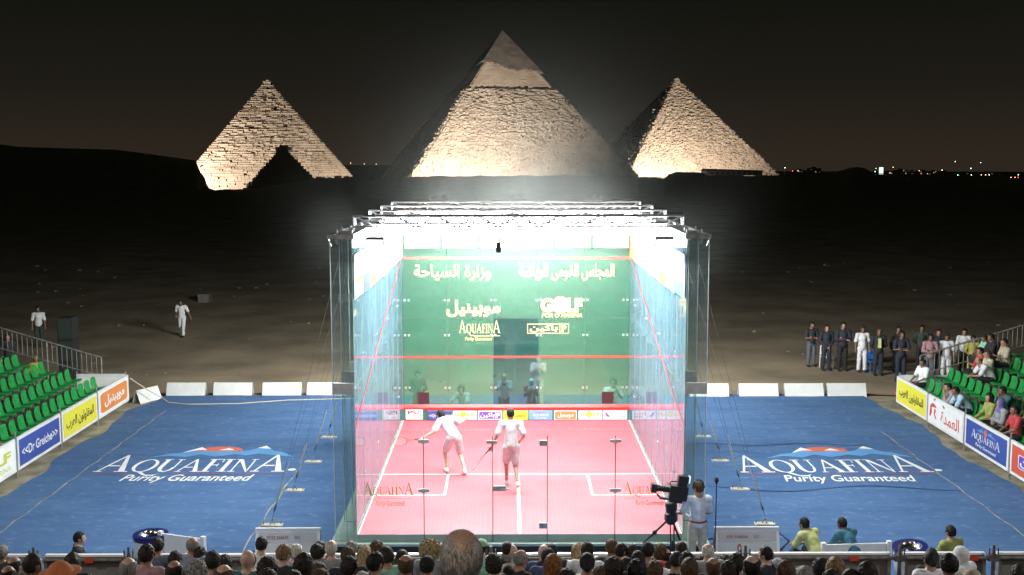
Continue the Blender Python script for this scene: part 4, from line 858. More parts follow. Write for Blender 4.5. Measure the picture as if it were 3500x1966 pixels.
# sloping end railings
def railing(s,xs,label):
    o=empty('railing',(s*13,14.9,-.6),0,label,'railing'); t_=MB(); bb=MB(); x0,x1=xs; z0,z1=1.50,1.50+(x1-x0)*.305
    at=lambda x,o_: (s*(x-13),0,z0+(x-x0)*.305-o_)
    t_.bar(at(x0,0),at(x1,0),.028,n=8); t_.bar(at(x0,.62),at(x1,.72),.02); n=int((x1-x0)/.155)
    for k in range(n+1):
        x=x0+(x1-x0)*k/n; big=(k%11==0); MB().bar(at(x,0),at(x,.72 if not big else 1.25),.011 if not big else .026).build('baluster' if not big else 'post',GALV,o)
    t_.build('handrail',GALV,o)
railing(-1,(13.55,18.5),'sloping grey metal railing closing the far end of the left stand'); railing(1,(13.3,18.5),'sloping grey metal railing closing the far end of the right stand')
# ================================================================== SPONSOR BOARDS
FRM=mat('board_frame',(.70,.71,.70),.45,noise=.06,nscale=3)
def board(kind,x,ya,yb,s,label,grp='sponsor boards along the side stands'):
    """board standing between ya (far) and yb (near) facing the court"""
    w=abs(ya-yb); o=empty('sponsor_board',(x,(ya+yb)/2,-.6),0,label,'advertising board',grp)
    b=MB().box((-.03,-w/2,.20),(.03,w/2,1.04)); p=b.build('panel',FRM,o)
    # reading direction: seen from the court
    fr=frame((s*-.031,(-w/2+.09) if s<0 else (w/2-.09),.28),(0,1 if s<0 else -1,0),(0,0,1)); ad(kind,fr,w-.18,.68,p)
    for y in(-w/2-.04,): 
        b=MB().bar((0,y,0),(0,y,1.12),.028,n=8); b.bar((0,y,1.12),(0,y,1.20),.02); b.box((-.14,y-.09,0),(.14,y+.09,.02)); b.build('post',GALV,o)
for k,(kd,ya,yb,lb) in enumerate([('mob',14.32,11.62,'orange sponsor board with white Arabic word, farthest on the left side'),('arab',11.52,8.86,'yellow sponsor board with black Arabic script on the left side'),('greiche',8.76,6.04,'blue sponsor board with white Latin lettering on the left side'),('golfbig',5.94,3.2,'white sponsor board with a yellow ball at the left edge')]): board(kd,-12.52,ya,yb,-1,lb)
for k,(kd,ya,yb,lb) in enumerate([('arab',13.86,11.24,'yellow sponsor board with black Arabic script on the right side'),('omda',11.14,8.54,'white sponsor board with red Arabic script and head drawing'),('aqua',8.44,5.76,'blue sponsor board with mountain logo on the right side'),('pakinred',5.66,2.95,'red sponsor board with a purple label at the right edge')]): board(kd,12.22,ya,yb,1,lb)
def endboard(x0,x1,y,label): 
    o=empty('sponsor_board',((x0+x1)/2,y,-.6),0,label,'advertising board'); w=x1-x0; p=MB().box((-w/2,-.03,.22),(w/2,.03,1.04)).build('panel',FRM,o); MB().box((-w/2+.05,-.034,.27),(w/2-.05,-.0305,.94)).build('panel_face',WHITE,p)
    for s in(-1,1): MB().bar((s*w/2,.0,0),(s*w/2,0,1.12),.026).build('post',GALV,o)
endboard(-14.2,-12.62,14.45,'plain white board closing the far corner of the left stand'); endboard(12.32,13.9,14.0,'plain white board closing the far corner of the right stand')
# boards in front of the crowd, facing the court (seen mirrored in the glass)
for kd,x0,lb in(('aqua',-4.3,'blue logo board under the crowd railing, left of centre'),('golfbig',-1.55,'white ball-logo board under the crowd railing, centre'),('pakin',1.27,'purple logo board under the crowd railing, right of centre')):
    o=empty('sponsor_board',(x0+1.3,-4.27,-.6),0,lb,'advertising board','boards under the crowd railing'); p=MB().box((-1.3,-.03,.45),(1.3,.03,1.28)).build('panel',FRM,o); ad(kd,frame((1.2,.031,.52),(-1,0,0),(0,0,1)),2.4,.69,p); MB().bar((-1.33,0,0),(-1.33,0,1.3),.03).build('post',GALV,o); MB().bar((1.33,0,0),(1.33,0,1.3),.03).build('post',GALV,o)
# white A-frame blocks along the far carpet edge
WB=mat('white_block',(.60,.61,.59),.6,noise=.08,nscale=2)
def aframe(x,y,w,rz,label,grp='white A-frame blocks along the far carpet edge',h=.45,nm='barrier_block',m=None):
    o=empty(nm,(x,y,-.6),rz,label,'barrier' if nm=='barrier_block' else 'scoreboard',grp); m=m or WB
    for s in(-1,1):
        b=MB(); b.add([(-w/2,s*.20,.01),(w/2,s*.20,.01),(w/2,s*.015,h),(-w/2,s*.015,h),(-w/2,s*.20-s*.02,.01),(w/2,s*.20-s*.02,.01),(w/2,s*.015-s*.012,h),(-w/2,s*.015-s*.012,h)],[(0,1,2,3),(4,7,6,5),(0,3,7,4),(1,5,6,2),(3,2,6,7),(0,4,5,1)]); b.build('panel',m,o)
    return o
ws=['first','second','third','fourth']
for k,x in enumerate((-11.09,-9.51,-7.86,-6.36)): aframe(x,15.95,1.31,R(rr.uniform(-1,1)),'white A-frame block on the far carpet edge, %s from the left'%ws[k])
for k,x in enumerate((6.50,8.16,9.68,11.11)): aframe(x,15.63,1.31,R(rr.uniform(-1,1)),'white A-frame block right of the court on the far edge, %s from it'%ws[k])
aframe(-12.15,15.05,.95,R(62),'white A-frame block turned askew beside the left corner',None)
# score boards
def score(x,y,name,nat,pts,label):
    o=aframe(x,y,1.30,0,label,None,.50,'scoreboard',WPLASTIC); p=o.children[1] if o.children[1].data.vertices[0].co.y<0 else o.children[0]
    p=[c for c in o.children if c.data.vertices[0].co.y<0][0]
    fr=frame((-.65,-.205,.01),(1,0,0),(0,.185,.49))
    flat([rect(.06,.27,1.24,.46)],fr,'name_strip',mat('score_strip',(.5,.5,.53),.5),p,lift=.003); flat([rect(.06,.03,1.24,.24)],fr,'name_strip',mat('score_strip2',(.56,.60,.60),.5),p,lift=.003)
    text_on(name,fr,.23,.33,.67,.40,'lettering',mat('score_red',(.30,.05,.07),.5),p,lift=.006); text_on(nat,fr,.79,.33,.90,.40,'lettering',mat('score_blue',(.08,.08,.25),.5),p,lift=.006)
    if pts: text_on(pts,fr,.44,.06,.53,.22,'lettering',mat('score_red',(.30,.05,.07),.5),p,lift=.006,bold=.02)
    MB().box((-.66,-.03,.49),(.66,.03,.53)).build('top_bar',WPLASTIC,o)
score(-4.68,.62,'PETER BARKER','ENG','', 'white score board with red and blue lettering left of the court'); score(4.60,.62,'AMR SHABANA','EGY','0','white score board showing a zero, right of the court')
# ================================================================== GUY WIRES
WIRE=mat('guy_wire',(.07,.07,.068),.6); STRAP=mat('ratchet_strap',(.45,.38,.16),.8); PLATE=mat('anchor_plate',(.50,.48,.38),.6,noise=.2,nscale=9)
side={-1:'left',1:'right'}
for s in(-1,1):
    for k,y in enumerate((2.2,4.78,7.35,9.95)):
        x=s*5.34; o=empty('anchor_plate',(x,y,-.555),0,'flat anchor plate on the %s carpet, %s from the crowd'%(side[s],ws[k]),'anchor plate','anchor plates of the guy wires')
        MB().box((-.22,-.09,0),(.22,.09,.035)).build('plate',PLATE,o); b=MB(); 
        for bx in(-.19,.19): MB().bar((bx,0,.03),(bx,0,.12),.012).build('peg',GALV,o)
        b=MB(); b.bar((-.05,0,.03),(0,0,.16),.014); b.bar((.05,0,.03),(0,0,.16),.014); b.build('shackle',STEEL,o)
        ends=[((s*3.60,y-.08,5.86),1)]+([((s*3.60,y+2.3,5.86),2)] if k<3 else [((s*3.6,y-2.4,5.86),2)])
        for (e_,j) in ends:
            a=Vector((x,y,-.38)); c=Vector(e_); w_=empty('guy_wire',tuple(a),0,'%s guy wire from the %s anchor plate on the %s side'%(('steep','slanting')[j-1],ws[k],side[s]),'guy wire','guy wires holding the court')
            d=c-a; MB().bar((0,0,0),d,.0032,n=5).build('cable',WIRE,w_)
            b=MB(); q=.02
            b.bar(d*.05,d*(.12+rr.uniform(0,.08)),.007,n=5)
            b.build('strap',STRAP,w_); MB().bar(d*.025,d*.04,.022,n=6).build('ratchet',DSTEEL,w_)
def cable(pts,label,rad=.012,m=None,nm='cable',z=-.535):
    b=MB(); v=[Vector((x,y,z if len(p)<3 else p[2])) for p in pts for x,y in [p[:2]]]
    for a,c in zip(v,v[1:]): b.bar(a,c,rad,n=5)
    tag(b.build(nm,m or BLACK),label,nm)
cable([(-12.4,14.2,.35),(-12.0,14.6,-.1),(-11.6,14.9,-.45),(-11.3,14.6),(-10.6,14.3),(-9,14.4),(-7.5,14.9),(-5.8,15.1),(-4.2,15.2)],'pale rope lying along the far left edge of the carpet',.018,mat('rope',(.5,.45,.33),.9),'rope')
cable([(3.9,1.2),(4.5,1.5),(5.2,1.9),(5.5,1.7),(5.6,1.1),(5.3,.6)],'dark cable looping round the right score board',.014,mat('cable_blue',(.02,.04,.12),.5))
cable([(5.3,-.2),(5.6,0),(5.5,-1.0,-.1),(5.3,-1.2,.05)],'dark cable running to the hands of the yellow-shirted man',.018)
cable([(13.4,15.4,-.585),(12.9,15.6,-.585),(12.2,15.7,-.585),(11.9,15.9,-.585)],'thin black cable on the sand near the right corner board',.02)
# ================================================================== FRONT RAILING AND CROWD STAND
def crowd_rail():
    y=-4.22; zt=1.11; segs=[(-8.9,-7.86,'leftmost'),(-7.58,-6.34,'second from the left'),(-6.10,-3.3,'third from the left'),(-3.2,-.6,'left of the centre'),(-.4,3.42,'right of the centre'),(3.62,5.85,'behind the right score board'),(6.07,7.36,'second from the right'),(7.56,8.9,'rightmost')]
    for a,c,l in segs:
        o=empty('crowd_barrier',((a+c)/2,y,.2),0,'white-topped grey barrier panel before the crowd, '+l,'barrier','barrier panels before the crowd'); w=c-a
        MB().box((-w/2,.03,zt-.2-.035),(w/2,.10,zt-.2)).build('top_edge',mat('bright_white',(.88,.88,.88),.25),o); MB().box((-w/2,.05,-.2),(w/2,.07,zt-.2-.036)).build('board',mat('barrier_grey',(.20,.20,.185),.6,noise=.15,nscale=2),o)
        MB().box((-w/2,-.02,-.2),(-w/2+.05,.045,zt-.28)).build('stile',GALV,o); MB().box((w/2-.05,-.02,-.2),(w/2,.045,zt-.28)).build('stile',GALV,o)
    r_=empty('crowd_railing',(0,y-.03,.2),0,'dark scaffold tube railing with clamps in front of the crowd','railing'); MB().bar((-8.8,0,zt-.26),(9.0,0,zt-.26),.03,n=8).build('tube',DSTEEL,r_)
    for x in(-7.73,-6.23,-.5,3.53,5.98,7.47):
        b=MB().bar((x,0,-.5),(x,0,zt-.16),.032,n=8); b.build('post',DSTEEL,r_); b=MB(); b.bar((x,0,zt-.20),(x,0,zt-.05),.028,.02,n=8); b.bar((x-.07,0,zt-.26),(x-.07,0,zt-.10),.012); b.bar((x+.07,0,zt-.26),(x+.07,0,zt-.10),.012); b.box((x-.09,-.04,zt-.31),(x+.09,.04,zt-.21)); b.build('clamp',DSTEEL,r_)
    for x in(-6.85,5.25,7.15): MB().box((x-.07,-.034,zt-.30),(x+.07,-.031,zt-.22)).build('red_tape',REDTAG,r_)
crowd_rail()
st=empty('crowd_stand',(0,-5,-.6),0,'dark stepped stand carrying the seated crowd in the foreground','grandstand'); b=MB(); lg=MB()
for k in range(17):
    y=.35-.8*k; z=1.02+.25*k; b.box((-11,y-.8,z-.06),(11,y,z)); b.box((-11,y-.03,z-.3),(11,y-.0,z-.061))
    for x in range(-10,11,4): lg.bar((x,y-.1,0),(x,y-.1,z-.08),.03)
b.build('deck',DECK,st); lg.build('scaffold_leg',DSTEEL,st)
# ================================================================== PROPS ON THE CARPET
def drum(x,y,tilt,label):
    o=empty('drinks_drum',(x,y,-.55),0,label,'drum','drink coolers shaped like drums'); o.rotation_euler=(R(tilt[0]),R(tilt[1]),0)
    MB().lathe([(.27,0),(.30,.03),(.31,.4),(.315,.78)],n=40).build('shell',mat('drum_white',(.62,.68,.78),.25,noise=.06,nscale=3),o,smooth=True)
    MB().lathe([(.318,.74),(.325,.80),(.32,.84),(.22,.845),(.22,.80)],n=40).build('rim',mat('drum_rim',(.02,.02,.12),.3),o,smooth=False)
    o.scale=(1,1,.80 if x>0 else 1)
    MB().lathe([(.222,.843),(.21,.80),(.17,.74),(.08,.72),(.075,.75),(.03,.76),(0,.76)],n=32).build('steel_basin',mat('bright_steel',(.7,.7,.7),.18,metal=1),o,smooth=True)
    b=MB(); 
    for k in range(3):
        a0=R(-120+k*115); vs=[]
        for q,zq in((0,.62),(.5,.50),(.95,.36),(.55,.25),(.15,.45)): vs.append((.3175*math.cos(a0+q*.8),.3175*math.sin(a0+q*.8),zq))
        b.add(vs,[(0,1,2,3,4)])
    b.build('printed_mountain',ABLUE,o)
drum(-7.02,-.75,(0,0),'white and navy round drinks cooler at the left bench'); drum(7.40,-1.0,(4,-7),'tilted white and navy round drinks cooler at the right')
def bench(x,y,rz,w,label):
    o=empty('bench',(x,y,-.55),rz,label,'bench')
    MB().box((-w/2,-.02,.46),(w/2,.015,.95)).build('backrest',WPLASTIC,o); MB().box((-w/2,.02,.40),(w/2,.42,.44)).build('seat',WPLASTIC,o)
    for s in(-1,1):
        o.scale=(1,1,.82 if x>0 else .92)
        MB().box((s*w/2-.04,-.05,.0),(s*w/2+.04,.03,1.0)).build('upright',WPLASTIC,o); MB().box((s*w/2-.03,.36,0),(s*w/2+.03,.42,.40)).build('leg',WPLASTIC,o)
    return o
bn=bench(6.24,-1.25,R(4),1.25,'white plastic bench at right with two yellow bottles behind'); bench(-6.35,-1.0,R(-20),.95,'white plastic bench beside the left drinks cooler')
for k in(-.25,.3): o=MB().bar((bn.location.x+k,-1.40,-.1),(bn.location.x+k,-1.40,.12),.022,n=8).build('bottle',mat('bottle_yellow',(.5,.4,.08),.4)); tag(o,'yellow bottle behind the right bench, %s one'%('left' if k<0 else 'right'),'bottle','yellow bottles')
# television camera on its tripod
tv=empty('television_camera',(2.90,-.50,.79),R(0),'black television camera with long lens aimed at the court','camera'); tv.scale=(.92,.92,.92)
Mx=Matrix.Rotation(R(8),4,'Y')
b=MB().box((-.08,-.09,.08),(.30,.09,.38),M=Mx); b.box((.06,-.07,.38),(.26,.07,.43),M=Mx); b.box((-.06,-.06,.02),(.22,.06,.08),M=Mx); b.build('body',BLACK,tv)
b=MB().bar(Mx@Vector((-.08,0,.27)),Mx@Vector((-.30,0,.27)),.065,.06,n=20); b.bar(Mx@Vector((-.30,0,.27)),Mx@Vector((-.36,0,.27)),.07,.085,n=20); b.box((-.47,-.09,.18),(-.36,.09,.36),M=Mx); b.bar(Mx@Vector((-.18,0,.27)),Mx@Vector((-.21,0,.27)),.072,n=20); b.build('lens',BLACK,tv)
b=MB().bar(Mx@Vector((-.08,0,.37)),Mx@Vector((-.08,0,.45)),.012); b.bar(Mx@Vector((-.08,0,.45)),Mx@Vector((.10,0,.46)),.014); b.bar(Mx@Vector((.10,0,.46)),Mx@Vector((.12,0,.40)),.012); b.build('carry_handle',BLACK,tv)
b=MB().box((.06,-.08,.46),(.28,.08,.60),M=Mx); b.bar(Mx@Vector((.15,0,.40)),Mx@Vector((.15,0,.47)),.02); b.build('viewfinder',BLACK,tv); MB().box((.28,-.075,.47),(.31,.075,.60),M=Mx).build('viewfinder_screen',emis('finder_glow',(.8,.9,1),.9),tv)
b=MB().box((-.26,-.04,.05),(-.05,.04,.09),M=Mx); b.bar(Mx@Vector((-.25,0,.08)),Mx@Vector((-.32,0,.14)),.02); b.build('focus_bracket',BLACK,tv)
tr=empty('camera_tripod',(2.90,-.50,-.55),0,'black camera tripod with spread legs standing by the court glass','tripod')
MB().lathe([(0,1.33),(.11,1.33),(.12,1.28),(.10,1.15),(.13,1.12),(.13,1.0),(.08,.92),(0,.92)],n=20).build('fluid_head',BLACK,tr,smooth=False)
for tx,ty,tz in((-.47,.40,.40),(.03,-.15,.0),(.42,.1,0.0)):
    b=MB(); T_=Vector((tx,ty,tz)); o0=Vector((.02 if tx>0 else -.05,0,1.0)); d=T_-o0; side_=d.cross(Vector((0,0,1))).normalized()*.035 if abs(d.x)+abs(d.y)>.05 else Vector((.04,0,0))
    b.bar(o0+side_,o0+d*.55+side_,.014); b.bar(o0-side_,o0+d*.55-side_,.014); b.bar(o0+d*.4,o0+d,.022,.017); b.bar(o0+d*.52,o0+d*.58,.045); b.bar(T_-d*.02,T_,.03); b.build('leg',BLACK,tr)
b=MB(); b.bar((.05,.0,1.28),(.42,-.02,1.02),.013); b.bar((.42,-.02,1.02),(.50,.0,1.0),.022); b.build('pan_bar',ALU,tr)
mic=empty('microphone_stand',(3.79,-.35,-.6),0,'thin dark microphone stand right of the cameraman','microphone stand'); b=MB().bar((0,0,.0),(0,0,1.72),.012); b.build('pole',mat('pole_blue',(.02,.04,.12),.4),mic); MB().lathe([(0,0),(.13,0),(.12,.03),(0,.04)]).build('base',BLACK,mic); b=MB(); b.lathe([(0,-.07),(.025,-.06),(.045,0),(.035,.05),(0,.065)],(.0,0,1.78),16); b.build('microphone',BLACK,mic,smooth=True)
# loudspeaker tower behind the left stand, small box on the sand
sp=empty('loudspeaker_tower',(-15.9,18.2,-.6),0,'dark loudspeaker tower behind the left railing','loudspeaker')
for k,z in enumerate((0,.8,1.6)): MB().box((-.26,-.3,z),(.26,.3,z+.78)).build('cabinet',mat('speaker_black',(.02,.025,.022),.6),sp); MB().box((-.22,-.312,z+.05),(.22,-.301,z+.73)).build('grille',mat('speaker_grille',(.035,.045,.04),.4,noise=.3,nscale=30),sp)
for x,y,w,l in((-17.2,41,.30,'pale crate lying on the dark sand at left'),(-9.2,41,.5,'small pale block on the sand left of the court')): o=MB().box((-w,-.3,0),(w,.3,.5)).box((-w-.02,-.32,.38),(w+.02,.32,.44)).build('crate',mat('crate',(.16,.16,.13),.8,noise=.2)); o.location=(x,y,-.62); tag(o,l,'crate')
def chair(x,y,rz,m,label):
    o=empty('chair',(x,y,-.6),rz,label,'chair'); MB().box((-.2,-.2,.42),(.2,.2,.45)).build('seat',m,o); MB().box((-.2,-.22,.5),(.2,-.19,.85)).build('backrest',m,o)
    for a in(-1,1):
        for c in(-1,1): MB().bar((a*.2,c*.2,0),(a*.19,c*.19,.43 if c>0 else .8),.017).build('leg',m,o)
chair(11.9,20.75,R(180),WPLASTIC,'white plastic chair behind the men in dark suits'); chair(13.38,19.75,R(180),mat('blue_plastic',(.02,.12,.4),.4),'blue chair behind the man in a pale green shirt')
CROWD=[
(-7.86, -5.05, 1.58, 'short', 'grey', 'dark', 'grey-haired spectator in a dark top at the left end of the stand'),
(-5.87, -9.05, 2.85, 'bald', 'dark', 'dark', 'balding dark-haired spectator in a dark top at the left end of the stand'),
(-5.32, -9.85, 3.17, 'buzz', 'dark', 'black', 'spectator with a dark buzz cut and black top behind the long railing panel at left'),
(-5.57, -9.85, 3.04, 'bald', 'dark', 'dark', 'spectator with a shiny bald crown and dark fringe at the left end of the stand'),
(-5.83, -7.45, 2.3, 'long', 'dark', 'dark', 'woman with long dark hair behind the long railing panel at left'),
(-3.7, -13.05, 4.24, 'cap', 'orange', 'dark', 'spectator in an orange brimmed cap behind the long railing panel at left'),
(-3.99, -10.65, 3.42, 'bald', 'grey', 'dark', 'balding grey-haired spectator in a dark top behind the long railing panel at left'),
(-4.62, -8.25, 2.7, 'short', 'dark', 'pink', 'dark-haired spectator in a dusty pink shirt beside the left white bench'),
(-5.51, -5.05, 1.68, 'short', 'dark', 'greyblue', 'dark-haired spectator in a slate grey jacket beside the left white bench'),
(-4.77, -6.65, 2.04, 'short', 'dark', 'dark', 'dark-haired spectator in a dark jacket beside the left white bench'),
(-3.79, -9.85, 3.09, 'bald', 'dark', 'dark', 'bald spectator with a shining crown and dark top beside the left white bench'),
(-4.76, -5.85, 1.97, 'bald', 'grey', 'bluegrey', 'grey balding spectator in a blue-grey shirt left of the left score board'),
(-4.64, -5.85, 1.8, 'curly', 'dark', 'dark', 'spectator with dark curly hair left of the left score board'),
(-3.81, -8.25, 2.61, 'short', 'dark', 'dark', 'dark-haired spectator in a dark shirt left of the left score board'),
(-4.49, -5.05, 1.4, 'curly', 'dark', 'teal', 'spectator with dark curls in a teal top left of the left score board'),
(-3.55, -9.85, 3.08, 'curly', 'grey', 'dark', 'spectator with wavy grey hair left of the left score board'),
(-5.05, -5.05, 1.32, 'cap', 'orange', 'orange', 'spectator in an orange cap and orange shirt left of the left score board'),
(-2.85, -11.45, 3.64, 'bald', 'brown', 'dark', 'bald spectator with a broad shining crown left of the left score board'),
(-3.54, -7.45, 2.33, 'buzz', 'dark', 'pink', 'spectator with a dark buzz cut and pale pink shirt left of the left score board'),
(-3.2, -9.05, 2.92, 'bald', 'skin', 'teal', 'spectator with a pale bald head and dark green shirt left of the left score board'),
(-3.94, -5.05, 1.69, 'short', 'dark', 'white', 'dark-haired spectator in a white collared shirt below the left score board'),
(-3.14, -7.45, 2.42, 'short', 'sandy', 'dark', 'sandy-haired spectator in a black top below the left score board'),
(-3.47, -5.05, 1.58, 'short', 'white', 'grey', 'white-haired spectator in a grey shirt below the left score board'),
(-2.8, -9.85, 3.1, 'curly', 'dark', 'dark', 'spectator with a broad mop of dark curls below the left score board'),
(-2.26, -12.25, 3.89, 'short', 'dark', 'dark', 'dark-haired spectator in black below the left score board'),
(-2.57, -9.05, 2.87, 'long', 'dark', 'dark', 'woman with long dark brown hair below the left score board'),
(-2.82, -6.65, 2.14, 'short', 'dark', 'dark', 'dark-haired spectator in a charcoal top below the left score board'),
(-3.05, -5.05, 1.62, 'short', 'dark', 'dark', 'dark-haired spectator half hidden by a neighbour below the left score board'),
(-2.64, -6.65, 2.2, 'bald', 'white', 'grey', 'spectator with a pale white bald head below the left back glass panel'),
(-2.65, -7.45, 2.17, 'short', 'brown', 'dark', 'brown-haired spectator in a dark top below the left score board'),
(-2.32, -10.65, 3.28, 'short', 'dark', 'dark', 'dark-haired spectator in a black top below the left score board'),
(-2.09, -10.65, 3.27, 'curly', 'brown', 'dark', 'spectator with curly brown hair below the left score board'),
(-2.6, -5.05, 1.62, 'short', 'grey', 'dark', 'spectator with short dark grey hair below the left back glass panel'),
(-2.28, -7.45, 2.38, 'short', 'brown', 'dark', 'brown-haired spectator in a dark shirt below the left back glass panel'),
(-2.29, -5.85, 1.83, 'long', 'blond', 'dark', 'woman with long dark blond hair below the left back glass panel'),
(-2.21, -5.05, 1.61, 'curly', 'brown', 'dark', 'spectator with messy brown hair below the left back glass panel'),
(-1.68, -8.25, 2.67, 'short', 'dark', 'green', 'dark-haired spectator in a mint green top below the left back glass panel'),
(-1.79, -5.05, 1.48, 'short', 'dark', 'dark', 'dark-haired spectator showing only the head below the left back glass panel'),
(-2.05, -9.05, 2.83, 'short', 'dark', 'blue', 'dark-haired spectator in a dark blue top below the left back glass panel'),
(-1.77, -9.05, 2.88, 'short', 'black', 'white', 'black-haired spectator in a white collar below the left back glass panel'),
(-1.98, -5.85, 1.7, 'long', 'brown', 'green', 'woman with long brown hair below the left back glass panel'),
(-1.31, -9.85, 3.15, 'bald', 'brown', 'dark', 'spectator with thinning brown hair below the left back glass panel'),
(-1.22, -8.25, 2.55, 'short', 'black', 'striped', 'black-haired spectator in a dark striped top beside the large grey head'),
(-1.4, -5.05, 1.65, 'afro', 'blond', 'grey', 'spectator with big blond curly hair beside the large grey head'),
(-0.63, -5.05, 1.64, 'cap', 'green', 'green', 'spectator in a pale green cap beside the large grey head'),
(-2.29, -7.45, 2.08, 'curly', 'dark', 'dark', 'spectator with curly dark hair below the left back glass panel'),
(-0.39, -7.45, 2.26, 'curly', 'dark', 'grey', 'spectator with dark curls in a grey shirt beside the large grey head'),
(-0.24, -5.05, 1.61, 'buzz', 'dark', 'dark', 'spectator with a dark buzz cut below the glass court door'),
(-0.23, -5.05, 1.48, 'short', 'grey', 'bluegrey', 'spectator with short dark grey hair in a blue-grey shirt below the glass court door'),
(-0.11, -7.45, 2.35, 'bald', 'grey', 'dark', 'bald grey-haired spectator in a black top below the glass court door'),
(-0.13, -5.05, 1.58, 'bald', 'skin', 'beige', 'spectator with a pale bald head below the glass court door'),
(0.31, -5.05, 1.57, 'bald', 'skin', 'blue', 'spectator with a gleaming bald head below the glass court door'),
(0.44, -5.05, 1.58, 'buzz', 'dark', 'dark', 'spectator with cropped dark hair below the glass court door'),
(0.31, -6.65, 2.07, 'short', 'dark', 'blue', 'dark-haired spectator in a navy blue shirt below the glass court door'),
(0.28, -9.05, 2.85, 'long', 'ginger', 'grey', 'woman with long ginger brown hair below the glass court door'),
(0.82, -5.05, 1.57, 'long', 'blond', 'white', 'woman with pale blond hair below the right back glass panel'),
(0.9, -5.85, 1.87, 'short', 'dark', 'white', 'dark-haired spectator in a white shirt below the right back glass panel'),
(0.73, -8.25, 2.58, 'pony', 'black', 'white', 'woman with black hair in a white scrunchie below the right back glass panel'),
(1.12, -5.05, 1.39, 'bald', 'skin', 'beige', 'spectator with a tanned bald head below the right back glass panel'),
(0.37, -10.65, 3.28, 'short', 'dark', 'dark', 'dark-haired spectator in black below the right back glass panel'),
(0.87, -9.05, 2.71, 'long', 'brown', 'dark', 'woman with long light brown hair below the right back glass panel'),
(1.33, -5.05, 1.64, 'short', 'brown', 'dark', 'spectator with short brown hair in a dark jacket below the right back glass panel'),
(1.35, -5.85, 1.87, 'buzz', 'dark', 'dark', 'spectator with a grey buzz cut below the right back glass panel'),
(1.54, -5.85, 1.84, 'short', 'dark', 'dark', 'dark-haired spectator in a black jacket below the tripod camera'),
(1.48, -5.05, 1.42, 'short', 'blond', 'beige', 'blond-haired spectator below the right back glass panel'),
(0.82, -10.65, 3.4, 'short', 'dark', 'dark', 'broad dark-haired spectator in black below the right back glass panel'),
(1.31, -7.45, 2.23, 'short', 'dark', 'dark', 'dark-haired spectator in a brown top below the tripod camera'),
(1.36, -8.25, 2.61, 'buzz', 'dark', 'dark', 'spectator with a dark shaved head below the tripod camera'),
(1.76, -5.85, 1.87, 'short', 'black', 'red', 'black-haired spectator in a red shirt below the tripod camera'),
(1.05, -10.65, 3.37, 'short', 'black', 'dark', 'spectator with shiny black hair below the tripod camera'),
(2.06, -5.05, 1.55, 'curly', 'brown', 'dark', 'spectator with tousled brown hair below the tripod camera'),
(1.33, -9.85, 3.07, 'short', 'brown', 'grey', 'spectator with neat brown hair below the tripod camera'),
(2.18, -5.05, 1.51, 'bald', 'dark', 'dark', 'spectator with a shining bald patch below the tripod camera'),
(1.91, -7.45, 2.32, 'buzz', 'dark', 'white', 'spectator with a buzz cut and a white shirt below the tripod camera'),
(2.38, -5.05, 1.61, 'buzz', 'dark', 'dark', 'spectator with a cropped dark head below the tripod camera'),
(1.94, -8.25, 2.59, 'short', 'dark', 'dark', 'dark-haired spectator in a black shirt below the standing cameraman'),
(1.84, -9.05, 2.8, 'long', 'brown', 'dark', 'woman with long straight brown hair below the standing cameraman'),
(2.67, -5.05, 1.36, 'curly', 'dark', 'dark', 'spectator with dark curly hair below the standing cameraman'),
(2.65, -5.85, 1.86, 'bald', 'white', 'grey', 'spectator with a pale blond bald head below the standing cameraman'),
(1.96, -9.85, 3.11, 'bald', 'brown', 'dark', 'balding spectator with a brown fringe below the standing cameraman'),
(1.98, -10.65, 3.36, 'short', 'dark', 'dark', 'dark-haired spectator with cropped neckline below the right score board'),
(2.38, -9.05, 2.86, 'short', 'dark', 'dark', 'tall dark-haired spectator below the right score board'),
(2.2, -10.65, 3.42, 'bald', 'black', 'dark', 'spectator with a glossy dark balding head below the right score board'),
(3.04, -5.05, 1.37, 'curly', 'dark', 'dark', 'spectator with small dark curls below the right score board'),
(3.7, -5.05, 1.53, 'short', 'black', 'suit', 'black-haired spectator in a dark suit below the right score board'),
(3.72, -5.05, 1.27, 'long', 'dark', 'dark', 'woman with dark hair turned sideways below the right score board'),
(3.86, -5.05, 1.33, 'hijab', 'grey', 'grey', 'woman in a grey headscarf below the right score board'),
(2.54, -10.65, 3.37, 'buzz', 'brown', 'dark', 'spectator with cropped brown hair below the yellow-shirted men'),
(3.54, -8.25, 2.49, 'curly', 'black', 'dark', 'spectator with glossy black curls below the yellow-shirted men'),
(3.27, -9.85, 3.09, 'long', 'sandy', 'dark', 'woman with long light brown hair below the right white bench'),
(2.95, -9.85, 2.99, 'cap', 'grey', 'dark', 'spectator in a grey cap below the yellow-shirted men'),
(2.75, -11.45, 3.56, 'short', 'dark', 'dark', 'dark-haired spectator in black below the right white bench'),
(3.35, -10.65, 3.34, 'short', 'dark', 'dark', 'dark-haired spectator leaning forward below the right white bench'),
(3.21, -10.65, 3.27, 'short', 'dark', 'dark', 'dark-haired spectator in a dark grey top below the right white bench'),
(5.84, -5.85, 1.73, 'pony', 'black', 'white', 'black-haired woman in a white top with a hair tie behind the right drum'),
(6.17, -5.05, 1.49, 'short', 'dark', 'dark', 'dark-haired spectator half hidden by a neighbour behind the right drum'),
(4.48, -9.85, 3.14, 'short', 'black', 'white', 'black-haired spectator in a white shirt behind the right drum'),
(6.31, -5.85, 1.8, 'hijab', 'white', 'white', 'woman in a white headscarf at the right end of the stand'),
(4.76, -9.85, 2.96, 'cap', 'beige', 'dark', 'spectator in a beige cap at the right end of the stand'),
(5.99, -8.25, 2.42, 'short', 'dark', 'dark', 'dark-haired spectator with a pale forehead at the right end of the stand')]
